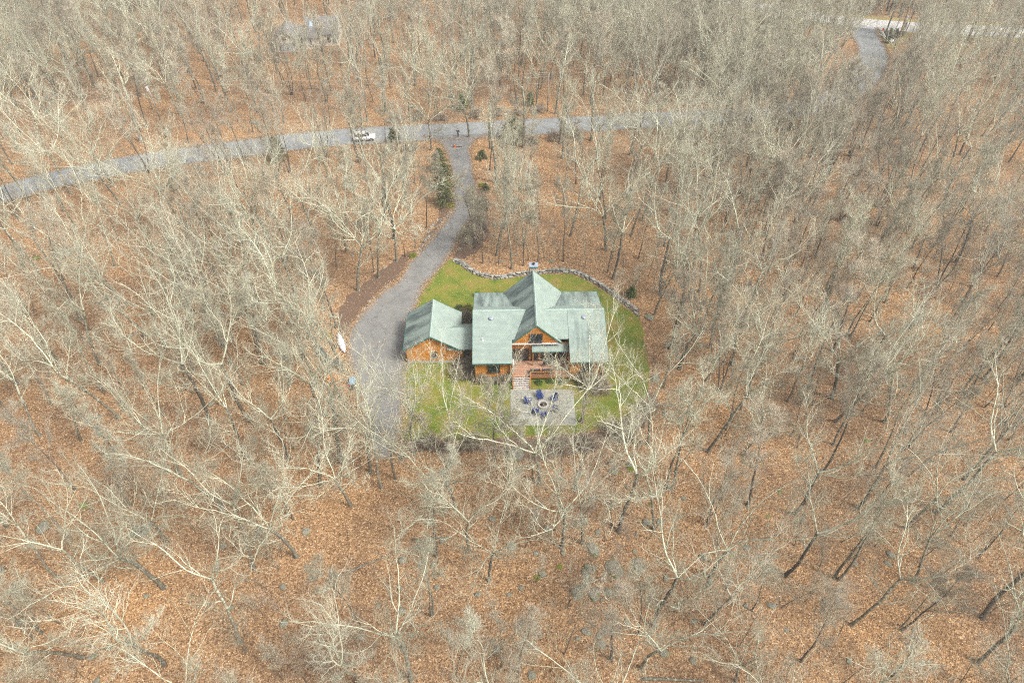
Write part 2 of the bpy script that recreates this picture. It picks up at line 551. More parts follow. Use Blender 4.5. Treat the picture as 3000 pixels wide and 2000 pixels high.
    mat_noise('cut_wood', [(.55, .38, .19), (.70, .52, .30)], 5, .8, 4, .2, .01)
    mat_noise('hull_white', [(.62, .62, .67), (.78, .78, .82)], 1.5, .4, 4, 0, 0, spec=.5)
    mat_noise('cart_blue', [(.16, .30, .42), (.23, .40, .53)], 2, .45, 3, 0, 0, spec=.5)
    mat_noise('red_plastic', [(.50, .05, .03), (.62, .09, .05)], 3, .45, 3, 0, 0, spec=.5)
    mat_noise('orange_plastic', [(.62, .14, .03), (.75, .22, .06)], 3, .45, 3, 0, 0, spec=.5)
    mat_noise('tyre', [(.012, .012, .012), (.025, .025, .025)], 8, .85, 3, 0, 0)
    mat_noise('rim', [(.45, .45, .46), (.55, .55, .56)], 4, .3, 2, 0, 0, metal=.6)
    mat_noise('yellow_paint', [(.58, .42, .12), (.72, .55, .2)], 1.5, .7, 5, 0, 0)
    mat_noise('white_paint', [(.62, .62, .6), (.78, .78, .76)], 1.5, .7, 5, 0, 0)
    mat_noise('stop_red', [(.55, .03, .025), (.65, .05, .04)], 2, .4, 2, 0, 0, spec=.5)
    mat_noise('galvanised', [(.42, .43, .43), (.52, .53, .53)], 5, .4, 3, 0, 0, metal=.4)
    mat_noise('skin', [(.50, .30, .21), (.58, .36, .26)], 6, .6, 3, 0, 0)
    mat_noise('navy_cloth', [(.012, .015, .028), (.025, .03, .05)], 8, .9, 4, 0, 0)
    mat_noise('trouser_cloth', [(.014, .016, .03), (.028, .032, .055)], 8, .9, 4, 0, 0)
    mat_noise('shoe', [(.03, .02, .018), (.06, .045, .04)], 8, .7, 3, 0, 0)
    mat_noise('hair', [(.05, .03, .02), (.09, .06, .04)], 8, .7, 3, 0, 0)
    m, nt, N, L, B = new_mat('window_glass')
    tc = N.new('ShaderNodeTexCoord')
    n = noise_tex(N, L, tc.outputs['Object'], 1.4, 3)
    r = ramp(N, [(.4, (.012, .014, .016)), (.6, (.04, .046, .05))]); L.new(n.outputs['Fac'], r.inputs['Fac'])
    L.new(r.outputs['Color'], B.inputs['Base Color']); B.inputs['Roughness'].default_value = .06; B.inputs['Specular IOR Level'].default_value = .7
    m, nt, N, L, B = new_mat('car_paint')
    tc = N.new('ShaderNodeTexCoord')
    n = noise_tex(N, L, tc.outputs['Object'], 3, 4)
    r = ramp(N, [(.35, (.74, .75, .78)), (.65, (.82, .83, .85))]); L.new(n.outputs['Fac'], r.inputs['Fac'])
    L.new(r.outputs['Color'], B.inputs['Base Color']); B.inputs['Roughness'].default_value = .3; B.inputs['Coat Weight'].default_value = .6


make_materials()

# ------------------------------------------------------------------ layout on the ground (from the photograph's ground contacts)
def gp(pts):
    return [tuple(G(x, y)[:2]) for x, y in pts]


road_c = catmull(gp([(-700, 800), (-350, 672), (0, 570), (170, 524), (425, 474), (700, 436), (1000, 402), (1330, 384), (1700, 364), (1900, 352), (2200, 338), (2330, 322), (2450, 285), (2525, 235), (2556, 185), (2553, 140), (2535, 105), (2528, 78)]), 6)
far_c = catmull(gp([(1300, -190), (1700, -95), (2000, -28), (2250, 26), (2420, 55), (2560, 72), (2740, 84), (3000, 97), (3400, 122), (3900, 150)]), 6)
drive_edge_l = [(1240, 398), (1285, 418), (1303, 440), (1318, 480), (1327, 543), (1329, 607), (1310, 639), (1285, 671), (1259, 702), (1230, 734), (1202, 766), (1170, 820), (1130, 845), (1085, 890), (1045, 935), (1022, 985), (1020, 1050), (1040, 1110), (1058, 1180), (1072, 1250), (1085, 1310), (1105, 1345)]
drive_edge_r = [(1430, 392), (1390, 414), (1378, 440), (1382, 480), (1391, 543), (1390, 607), (1382, 639), (1362, 671), (1344, 702), (1326, 734), (1304, 766), (1259, 820), (1240, 845), (1218, 895), (1200, 935), (1196, 985), (1192, 1050), (1182, 1110), (1184, 1180), (1178, 1230), (1165, 1290), (1145, 1340)]
dl = catmull(gp(drive_edge_l), 8)
dr = catmull(gp(drive_edge_r), 8)
drive_poly = dl + dr[::-1]
lawn_poly = catmull(gp([(1310, 764), (1330, 768), (1362, 788), (1400, 808), (1440, 818), (1500, 816), (1560, 806), (1620, 802), (1680, 805), (1735, 832), (1790, 866), (1830, 897), (1868, 930), (1886, 965), (1890, 1010), (1902, 1080), (1898, 1150), (1878, 1200), (1820, 1242), (1740, 1262), (1650, 1274), (1540, 1277), (1430, 1282), (1320, 1288), (1220, 1290), (1172, 1280), (1172, 1230), (1180, 1180), (1182, 1110), (1192, 1050), (1196, 985), (1200, 935), (1218, 895), (1240, 845), (1259, 820)]), 3, True)
wall_path = catmull(gp([(1330, 760), (1345, 768), (1362, 778), (1380, 792), (1402, 803), (1440, 812), (1472, 812), (1505, 806), (1545, 800), (1590, 797), (1630, 793), (1660, 794), (1690, 800), (1715, 810), (1745, 826), (1775, 845), (1805, 867), (1830, 885), (1852, 900), (1868, 914)]), 8)
bed_polys = [
    gp([(1226, 738), (1195, 770), (1160, 815), (1120, 843), (1080, 885), (1040, 930), (1018, 985), (1000, 985), (985, 940), (1010, 880), (1060, 835), (1105, 800), (1150, 770), (1195, 738)]),
    gp([(1330, 745), (1345, 712), (1365, 678), (1388, 640), (1394, 560), (1408, 560), (1425, 600), (1432, 660), (1425, 700), (1400, 735), (1370, 752), (1345, 758)]),
    gp([(1300, 650), (1320, 622), (1322, 560), (1302, 560), (1290, 600), (1280, 650), (1250, 690), (1235, 715), (1250, 706)]),
    gp([(1175, 1292), (1320, 1290), (1430, 1284), (1540, 1279), (1650, 1276), (1740, 1264), (1820, 1244), (1878, 1202), (1906, 1150), (1925, 1175), (1900, 1225), (1850, 1275), (1760, 1310), (1650, 1335), (1560, 1350), (1470, 1330), (1360, 1322), (1260, 1322), (1185, 1325)]),
]


def ribbon(name, c, w, z, mat, off=0.0):
    n = len(c)
    V = []
    F = []
    for i, (x, y) in enumerate(c):
        ax, ay = c[max(i - 1, 0)]
        bx, by = c[min(i + 1, n - 1)]
        l = math.hypot(bx - ax, by - ay)
        nx, ny = -(by - ay) / l, (bx - ax) / l
        wob = .16 * mnoise.noise((x * .35, y * .35, 3.1))
        wo2 = .16 * mnoise.noise((x * .35, y * .35, 9.7))
        V += [(x + nx * (off + w / 2 + wob), y + ny * (off + w / 2 + wob), z), (x + nx * (off - w / 2 - wo2), y + ny * (off - w / 2 - wo2), z)]
    for i in range(n - 1):
        F.append((2 * i + 1, 2 * i + 3, 2 * i + 2, 2 * i))
    return obj(name, V, F, mat)


# ------------------------------------------------------------------ terrain
GX0, GX1, GY0, GY1, GS = -320, 320, -60, 420, 2.0
HOUSE_BOX = [(-17, 52), (16, 52), (16, 80), (-17, 80)]
FAR_HOUSE_BOX = gp([(770, 165), (1040, 165), (1020, 70), (790, 70)])
gx = np.arange(GX0, GX1 + .1, GS)
gy = np.arange(GY0, GY1 + .1, GS)
MX, MY = np.meshgrid(gx, gy)
_d = np.full(MX.shape, 1e9)
for c_, w_ in ((road_c, 3.5), (far_c, 3.5)):
    _d = np.minimum(_d, poly_dist(c_, MX, MY, False) - w_)
for p_ in [drive_poly, lawn_poly, HOUSE_BOX, FAR_HOUSE_BOX] + bed_polys:
    q_ = poly_dist(p_, MX, MY)
    q_[inside(p_, MX, MY)] = 0
    _d = np.minimum(_d, q_)
_mask = np.clip((_d - 2.5) / 9.0, 0, 1)
_mask = _mask * _mask * (3 - 2 * _mask)
HZ = np.zeros(MX.shape)
for j in range(len(gy)):
    for i in range(len(gx)):
        if _mask[j, i] > 0:
            x, y = gx[i], gy[j]
            HZ[j, i] = _mask[j, i] * (.45 * mnoise.noise((x * .055, y * .055, 1.3)) + .22 * mnoise.noise((x * .16, y * .16, 7.7)))


def terr(x, y):
    fx = min(max((x - GX0) / GS, 0), len(gx) - 1.001)
    fy = min(max((y - GY0) / GS, 0), len(gy) - 1.001)
    i, j = int(fx), int(fy)
    a, b = fx - i, fy - j
    return float((HZ[j, i] * (1 - a) + HZ[j, i + 1] * a) * (1 - b) + (HZ[j + 1, i] * (1 - a) + HZ[j + 1, i + 1] * a) * b)


def GT(x, y):
    p = G(x, y)
    for _ in range(2):
        p = G(x, y, terr(p.x, p.y))
    return p


def build_ground():
    nx, ny = len(gx), len(gy)
    V = np.stack([MX.ravel(), MY.ravel(), HZ.ravel() - .02], 1)
    idx = np.arange(nx * ny).reshape(ny, nx)
    F = np.stack([idx[:-1, :-1].ravel(), idx[:-1, 1:].ravel(), idx[1:, 1:].ravel(), idx[1:, :-1].ravel()], 1).tolist()
    V = V.tolist()
    b = len(V)
    V += [(-1500, -1000, -.02), (1500, -1000, -.02), (1500, 2500, -.02), (-1500, 2500, -.02)]
    c00, c10, c11, c01 = int(idx[0, 0]), int(idx[0, -1]), int(idx[-1, -1]), int(idx[-1, 0])
    F += [(b, b + 1, c10, c00), (b + 1, b + 2, c11, c10), (b + 2, b + 3, c01, c11), (b + 3, b, c00, c01)]
    g = struct(obj('ground', V, F, 'leaf_litter', smooth=True))
    g['label'] = 'forest floor covered in orange brown fallen leaves'


build_ground()
_rd = struct(ribbon('road', road_c, 7.0, .016, 'asphalt'))
_fr = struct(ribbon('far_road', far_c, 7.4, .024, 'asphalt_pale'))
struct(ribbon('road_verge', far_c, 12.5, .004, 'verge_grass'))
for off in (-.12, .12):
    q = ribbon('centre_line', far_c, .1, .030, 'yellow_paint', off)
    q.parent = _fr
_dw = struct(sheet('driveway', drive_poly, .020, 'asphalt_driveway', .13, 3))
_lw = struct(sheet('lawn', lawn_poly, .010, 'lawn_grass', .18, 5))
for k, bp in enumerate(bed_polys):
    struct(sheet('mulch_bed', catmull(bp, 6, True), .005, 'mulch', .25, k))

# ------------------------------------------------------------------ the log house
YAW = R(1.1)
HP = (3.17, 69.4)          # house pivot: main ridge under the cross gable


def slab_uv(name, quad, t, mat, parent, smooth=False):
    """roof plane: quad given eave-left, eave-right, ridge-right, ridge-left (convex polygon allowed); UVs in metres"""
    mb = MB().slab(quad, t)
    o = mb.build(name, mat, parent)
    uvl = o.data.uv_layers.new(name='UVMap')
    P = [Vector(p) for p in quad]
    e = (P[1] - P[0]).normalized()
    nrm = (P[1] - P[0]).cross(P[-1] - P[0]).normalized()
    d = nrm.cross(e)
    for poly in o.data.polygons:
        for li in poly.loop_indices:
            p = o.data.vertices[o.data.loops[li].vertex_index].co - P[0]
            uvl.data[li].uv = (p.dot(e) + P[0].x * .37, -p.dot(d) + P[0].y * .21)
    return o


def log_wall(name, ext, z0, z1, y, parent, axis='x', out=-1, ch=.19, depth=.07, thick=.14, mat='log_stain'):
    """wall of half-round log courses. ext(z)->(a,b) along the axis; faces 'out' along the other axis"""
    V, F = [], []
    n = max(1, int(round((z1 - z0) / ch)))
    h = (z1 - z0) / n

    def put(a, d, z):
        V.append((a, y + out * d, z) if axis == 'x' else (y + out * d, a, z))
    for k in range(n):
        za = z0 + k * h
        b = len(V)
        prof = [(0, 0.0), (.12, .65), (.5, 1.0), (.88, .65), (1, 0.0)]
        for f, d in prof:
            zz = za + f * h
            e0, e1 = ext(zz)
            if e1 < e0:
                e0 = e1 = (e0 + e1) / 2
            put(e0, depth * d, zz)
            put(e1, depth * d, zz)
        for i in range(4):
            q = (b + 2 * i, b + 2 * i + 1, b + 2 * i + 3, b + 2 * i + 2)
            F.append(q)
        # back of course
        e0, e1 = ext(za); f0, f1 = ext(za + h)
        c = len(V)
        put(e0, -thick, za); put(e1, -thick, za); put(max(f1, f0), -thick, za + h); put(f0, -thick, za + h)
        F.append((c + 3, c + 2, c + 1, c))
        F.append((b, c, c + 3, b + 8)); F.append((c + 1, b + 1, b + 9, c + 2))
    return obj(name, V, F, mat, parent)


def window(parent, cx, y, z0, z1, w, axis='x', out=-1, frame='dark_frame', mull=1, name='window'):
    """frame proud of wall; panes set back"""
    def bx(mb, a0, a1, d0, d1, zz0, zz1):
        lo, hi = sorted((y + out * d0, y + out * d1))
        if axis == 'x':
            mb.box(a0, a1, lo, hi, zz0, zz1)
        else:
            mb.box(lo, hi, a0, a1, zz0, zz1)
    a0, a1 = cx - w / 2, cx + w / 2
    fw = .09
    mb = MB()
    bx(mb, a0, a0 + fw, 0, .13, z0, z1); bx(mb, a1 - fw, a1, 0, .13, z0, z1)
    bx(mb, a0 + fw, a1 - fw, 0, .128, z0, z0 + fw); bx(mb, a0 + fw, a1 - fw, 0, .128, z1 - fw, z1)
    fr = mb.build(name, frame, parent)
    step = (w - 2 * fw) / (mull + 1)
    for k in range(mull + 1):
        p = MB()
        bx(p, a0 + fw + k * step + .02, a0 + fw + (k + 1) * step - .02, .02, .085, z0 + fw, z1 - fw)
        p.build('pane', 'window_glass', fr)
        if k:
            q = MB()
            bx(q, a0 + fw + k * step - .02, a0 + fw + k * step + .02, .02, .115, z0 + fw, z1 - fw)
            q.build('mullion', frame, fr)
    s = MB()
    bx(s, a0 - .05, a1 + .05, 0, .17, z0 - .06, z0 - .004)
    s.build('sill', frame, fr)
    return fr


def build_house():
    H = empty('log_house', (HP[0], HP[1], 0), YAW)
    tag(H, 'log house with pale green shingle roof, cross gable, deck and stone chimney', 'house')
    # ---- roof profile (local y measured from pivot)
    yF, zF = -7.40, 3.97
    yR, zR = 0.0, 6.80
    yK, zK = 2.5, 5.20
    yB, zB = 7.0, 3.86
    xl, xr = -8.55, 9.50
    wl, wr = -3.25, 4.42
    s = (zR - zF) / (yR - yF)

    def zf(y):
        return zF + s * (y - yF)
    T = .16
    ym = -4.15
    slab_uv('roof_slope', [(xl, yF, zF), (wl, yF, zF), (wl, yR, zR), (xl, yR, zR)], T, 'shingle', H)
    slab_uv('roof_slope', [(wl, ym, zf(ym) - .012), (wr + .01, ym, zf(ym) - .012), (wr + .01, yR, zR - .012), (wl, yR, zR - .012)], T, 'shingle', H)
    slab_uv('roof_slope', [(wr, yF, zF + .07), (xr, yF, zF + .07), (xr, yR, zR + .03), (wr, yR, zR + .03)], T, 'shingle_some', H)
    slab_uv('roof_slope', [(xr, yK, zK), (xl, yK, zK), (xl, yR, zR + .002), (xr, yR, zR + .002)], T, 'shingle', H)
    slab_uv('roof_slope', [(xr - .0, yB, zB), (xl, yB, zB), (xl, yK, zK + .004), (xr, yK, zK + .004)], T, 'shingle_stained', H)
    for a, b in ((xl, -1.33), (1.33, xr)):
        mb = MB()
        mb.prism([(-.17, zR - .045), (0, zR + .06), (.17, zR - .06)], 'x', a, b)
        mb.build('ridge_cap', 'shingle_ridge', H)
    # ---- cross gable
    zc, yb, yf = 8.05, 6.85, -4.47
    k = .9666

    def zg(x):
        return zc - k * abs(x)
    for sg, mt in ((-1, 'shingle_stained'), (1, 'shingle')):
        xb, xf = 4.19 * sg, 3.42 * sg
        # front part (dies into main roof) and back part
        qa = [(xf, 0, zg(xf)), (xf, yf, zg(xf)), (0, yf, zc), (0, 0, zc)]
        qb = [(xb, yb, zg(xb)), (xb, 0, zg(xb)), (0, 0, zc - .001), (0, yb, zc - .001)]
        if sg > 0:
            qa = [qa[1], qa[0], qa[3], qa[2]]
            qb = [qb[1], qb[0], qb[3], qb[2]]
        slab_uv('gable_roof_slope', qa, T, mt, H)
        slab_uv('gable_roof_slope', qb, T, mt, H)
        # green fascia boards on the gable ends
        for yy, xe in ((yf, xf), (yb, xb)):
            o = -1 if yy < 0 else 1
            mb = MB()
            a, b = sorted((yy + o * .004, yy + o * .05))
            mb.prism([(0, zc + .03), (xe * 1.01, zg(xe * 1.01) + .03), (xe * 1.01, zg(xe * 1.01) - .19), (0, zc - .19)], 'y', a, b)
            mb.build('fascia', 'trim_green', H)
    mb = MB().prism([(-.16, zc - .09), (0, zc + .07), (.16, zc - .09)], 'y', yf, yb)
    mb.build('ridge_cap', 'shingle_ridge', H)
    # drip edges and rakes of the main roof
    for a, b, zz in ((xl, wl, zF), (wr, xr, zF + .07)):
        MB().box(a - .01, b + .01, yF - .05, yF - .003, zz - .19, zz + .012).build('fascia', 'trim_green', H)
    MB().box(xl - .01, xr + .01, yB + .003, yB + .05, zB - .18, zB + .012).build('fascia', 'trim_green', H)
    for xx, o in ((xl, -1), (xr, 1)):
        a, b = sorted((xx + o * .003, xx + o * .045))
        for (ya, za), (yb_, zb_) in (((yF, zF), (yR, zR)), ((yR, zR), (yK, zK)), ((yK, zK), (yB, zB))):
            MB().prism([(ya, za + .02), (yb_, zb_ + .02), (yb_, zb_ - .2), (ya, za - .2)], 'x', a, b).build('rake_board', 'trim_green', H)
    MB().prism([(yF, zF + .08), (ym, zf(ym) + .08), (ym, zf(ym) - .18), (yF, zF - .14)], 'x', wr - .04, wr - .003).build('rake_board', 'dark_frame', H)
    # ---- walls
    yW = -6.8
    FZ = .72
    xwl, xwr = xl + .42, xr - .42
    log_wall('wall', lambda z: (xwl, wl - .12), FZ, zf(yW) - .16, yW, H)
    log_wall('wall', lambda z: (wr + .15, xwr), FZ, zf(yW) - .1, yW, H)
    yr = -3.9
    log_wall('gable_wall', lambda z: (-min(3.25, (zc - .17 - z) / k), min(3.25, (zc - .17 - z) / k)), 4.62, zc - .12, yf + .14, H)
    log_wall('wall', lambda z: (wl + .02, wr), .9, 4.28, yr, H)
    log_wall('wall', lambda z: (yW, yr), FZ, 4.05, wl - .1, H, 'y', 1)
    log_wall('wall', lambda z: (yW, yr), FZ, 4.05, wr + .12, H, 'y', -1)

    def side(z):
        a = yW + max(0, (z - (zf(yW) - .16))) / s
        if z > zK - .2:
            b = yK - (z - (zK - .2)) / ((zR - zK) / yK)
        else:
            b = yB - .5 - max(0, z - (zB - .02)) / ((zK - zB) / (yB - yK))
        return (a, b)
    log_wall('wall', side, FZ, zR - .25, xwl, H, 'y', -1)
    log_wall('wall', side, FZ, zR - .25, xwr, H, 'y', 1)
    log_wall('wall', lambda z: (xwl, xwr), FZ, 3.95, yB - .5, H, 'x', 1)
    log_wall('gable_wall', lambda z: (-min(4.0, (zc - .17 - z) / k), min(4.0, (zc - .17 - z) / k)), 3.95, zc - .2, yb - .45, H, 'x', 1)
    for bx_ in ((xwl - .02, wl - .1, yW - .05, yW + .25), (wr + .13, xwr + .02, yW - .05, yW + .25), (xwl - .02, xwl + .25, yW + .25, yB - .47), (xwr - .25, xwr + .02, yW + .25, yB - .47)):
        MB().box(*bx_, -.1, FZ).build('foundation', 'concrete', H)
    # crossed log ends at the corners
    ends = MB().tube([(0, 0, 0), (0, -.42, 0)], .088, 8)
    em = ends.build('log_end', 'log_end_grain', H)
    first = True
    for cx in (xwl - .06, wl - .24, xwr - .02):
        for i in range(15):
            z = FZ + .1 + i * .19
            if z > 3.7:
                break
            if first:
                em.location = (cx, yW - .02, z); first = False
            else:
                inst('log_end', em.data, H, (cx, yW - .02, z))
    # ---- windows, doors
    window(H, -5.75, yW - .05, 1.75, 3.25, 1.65, mull=1)
    window(H, 6.9, yW - .05, 1.75, 3.25, 1.65, mull=1)
    window(H, -.02, yf + .09, 4.95, 6.40, 1.72, mull=1)
    window(H, -2.05, yr - .05, 1.05, 3.15, 2.25, mull=1)
    window(H, -.1, yr - .05, 1.0, 3.0, .95, mull=0, name='door')
    window(H, 1.75, yr - .05, 1.0, 3.05, 1.9, mull=1, name='patio_door')
    window(H, 3.6, yr - .05, 1.55, 3.0, 1.0, mull=0)
    window(H, -1.5, xwl - .05, 1.6, 3.0, 1.2, 'y', -1)
    window(H, 3.0, xwl - .05, 1.6, 3.0, 1.2, 'y', -1)
    window(H, -1.5, xwr + .05, 1.6, 3.0, 1.2, 'y', 1)
    window(H, 3.0, xwr + .05, 1.6, 3.0, 1.2, 'y', 1)
    for x in (-6.6, -1.9, 5.6):
        window(H, x, yB - .45, 1.6, 3.0, 1.3, 'x', 1)
    # two basement vents
    for x in (-6.05, -5.55):
        MB().box(x - .18, x + .18, yW - .09, yW - .052, .40, .60).build('basement_vent', 'dark_frame', H)
    # porch roof over the patio door, gutter and downspout
    slab_uv('porch_roof', [(-.55, -5.05, 3.66), (wr - .06, -5.05, 3.66), (wr - .06, yr - .09, 4.12), (-.55, yr - .09, 4.12)], .12, 'shingle', H)
    MB().box(-.56, wr - .07, -5.09, -5.053, 3.50, 3.665).build('fascia', 'trim_green', H)
    for x in (-.4, wr - .25):
        MB().box(x - .07, x + .07, -5.0, -4.86, .9, 3.53).build('porch_post', 'rail_wood', H)
    g = MB()
    g.box(-3.25, 3.2, yf - .04, yf + .12, 4.50, 4.66)
    g.build('gutter', 'gutter_metal', H)
    MB().box(wl + .05, wl + .16, yF + .02, yF + 1.1, 3.55, 3.67).build('gutter', 'white_plastic', H)
    MB().tube([(wl + .1, yF + .1, 3.6), (wl + .05, yW - .12, 3.2), (wl + .05, yW - .12, .3)], .045, 6).build('downspout', 'white_plastic', H)
    # ---- deck
    DZ = .90
    yd = -7.05
    D = MB().box(wl + .02, 4.9, yd + .03, yd + .09, .55, DZ - .05).box(wl + .02, 4.9, yr - .2, yr - .14, .55, DZ - .05).build('deck', 'rail_wood', H)
    n = 22
    bw = (yr - .10 - yd) / n
    b0 = None
    for i in range(n):
        yy = yd + i * bw
        a, b = wl + .03, (wr - .01 if yy > yW - .25 else 4.95)
        MB().box(a, b, yy, yy + bw - .008, DZ - .045, DZ).build('deck_board', 'deck_wood', D)
    for x in (-3.1, -.75, 1.5, 3.6, 4.8):
        MB().box(x - .07, x + .07, yd + .1, yd + .24, -.05, .55).build('deck_post', 'rail_wood', D)
    # railing on the right of the stairs
    Rl = MB().box(-.72, 4.92, yd - .02, yd + .07, DZ + .90, DZ + .95).box(-.72, 4.92, yd, yd + .05, DZ + .09, DZ + .14).build('railing', 'rail_wood', H)
    bal = None
    nb = 38
    for i in range(nb):
        x = -.62 + i * 5.45 / (nb - 1)
        if bal is None:
            bal = MB().box(-.02, .02, -.02, .02, 0, .76).build('baluster', 'rail_wood', Rl, loc=(x, yd + .025, DZ + .14))
        else:
            inst('baluster', bal.data, Rl, (x, yd + .025, DZ + .14))
    for x in (-.76, 1.15, 3.05, 4.92):
        MB().box(x - .05, x + .05, yd - .03, yd + .08, DZ, DZ + 1.02).build('post', 'rail_wood', Rl)
    # stairs down to the patio
    S = MB()
    sx0, sx1 = -3.12, -.92
    nst = 6
    rise = DZ / (nst + 0)
    run = .25
    for x in (sx0 - .06, sx1):
        S.prism([(yd, DZ - .05), (yd, DZ - .32), (yd - nst * run + .02, .0), (yd - nst * run - .02, .02), (yd - nst * run - .02, .14)], 'x', x, x + .06)
    St = S.build('stairs', 'rail_wood', H)
    for i in range(nst):
        z = DZ - (i + 1) * rise + .012 if i < nst - 1 else .045
        MB().box(sx0 + .01, sx1 - .01, yd - (i + 1) * run + .015, yd - i * run - .02, z - .04, z).build('tread', 'tread_wood', St)
    for x in (sx0 - .09, sx1 + .09):
        for yy, zz in ((yd - .05, DZ - .1), (yd - nst * run + .1, .02)):
            MB().box(x - .05, x + .05, yy - .05, yy + .05, zz - .1, zz + 1.0).build('post', 'rail_wood', St)
        MB().tube([(x, yd - .05, DZ + .88), (x, yd - nst * run + .1, .98)], .045, 6).build('handrail', 'rail_wood', St)
        MB().tube([(x, yd - .05, DZ + .45), (x, yd - nst * run + .1, .52)], .03, 6).build('handrail', 'rail_wood', St)
    # ---- chimney
    cy = yb + .62
    Cc = MB().box(-.46, .58, cy - .42, cy + .42, -.05, 8.35).build('chimney', 'chimney_stone', H)
    rr = random.Random(4)
    stone_v = []
    for q in range(5):
        w, hh = rr.uniform(.10, .16), rr.uniform(.07, .12)
        m_ = MB().prism([(-w, -hh * .7), (-w * .5, -hh), (w * .7, -hh), (w, 0), (w * .6, hh), (-w * .6, hh), (-w, hh * .4)], 'y', 0, .04)
        stone_v.append(m_)
    smesh = []
    for q in stone_v:
        me = bpy.data.meshes.new('stone'); me.from_pydata(q.v, [], q.f); me.materials.append(MATS['chimney_stone']); me.update(); smesh.append(me)
    for z in np.arange(5.6, 8.3, .21):
        for j in range(4):
            x = -.40 + j * .30 + rr.uniform(-.04, .04)
            inst('stone', rr.choice(smesh), Cc, (min(max(x, -.32), .44), cy - .455, float(z) + .08))
            inst('stone', rr.choice(smesh), Cc, (-.495 if j % 2 else .585, cy - .3 + j * .2, float(z) + .08), (0, 0, R(90)))
    MB().box(-.53, .65, cy - .49, cy + .49, 8.35, 8.62).build('chimney_flashing', 'trim_green', Cc)
    MB().box(-.57, .69, cy - .53, cy + .53, 8.62, 8.70).build('chimney_cap', 'vent_metal', Cc)
    MB().lathe([(.17, 0), (.17, .22), (.20, .22), (.20, .25)], 10, (.06, cy, 8.70)).build('flue', 'black_metal', Cc)
    # ---- roof vents
    for x, y in ((-6.05, -1.25), (6.65, -1.25)):
        z = zf(y)
        MB().lathe([(.22, -.12), (.22, .10), (.34, .14), (.34, .20), (.26, .26), (.05, .29)], 8, (x, y, z)).build('roof_vent', 'vent_metal', H)
    for x, y in ((-7.2, -4.2), (7.2, -4.2)):
        z = zf(y)
        MB().lathe([(.16, -.10), (.14, .02), (.06, .05), (.06, .40), (.045, .40)], 8, (x, y, z)).build('vent_pipe', 'white_plastic', H)
    # window wells in front of the foundation
    for x in (-6.55, -4.55):
        mb = MB()
        pts = [(x + .52 * math.cos(R(180 + a)), yW - .06 + .5 * math.sin(R(180 + a))) for a in range(0, 181, 15)]
        inn = [(x + .44 * math.cos(R(180 + a)), yW - .06 + .42 * math.sin(R(180 + a))) for a in range(0, 181, 15)]
        for i in range(len(pts) - 1):
            mb.prism([pts[i], pts[i + 1], inn[i + 1], inn[i]], 'z', -.05, .28)
        ww = mb.build('window_well', 'white_plastic', H)
        MB().box(x - .38, x + .38, yW - .10, yW - .052, .06, .34).build('pane', 'window_glass', ww)
    return H


MATS['shingle_ridge'] = mat_noise('shingle_ridge', [(.22, .30, .265), (.33, .42, .375)], 3, .85, 5, .2, .01)
HOUSE = build_house()


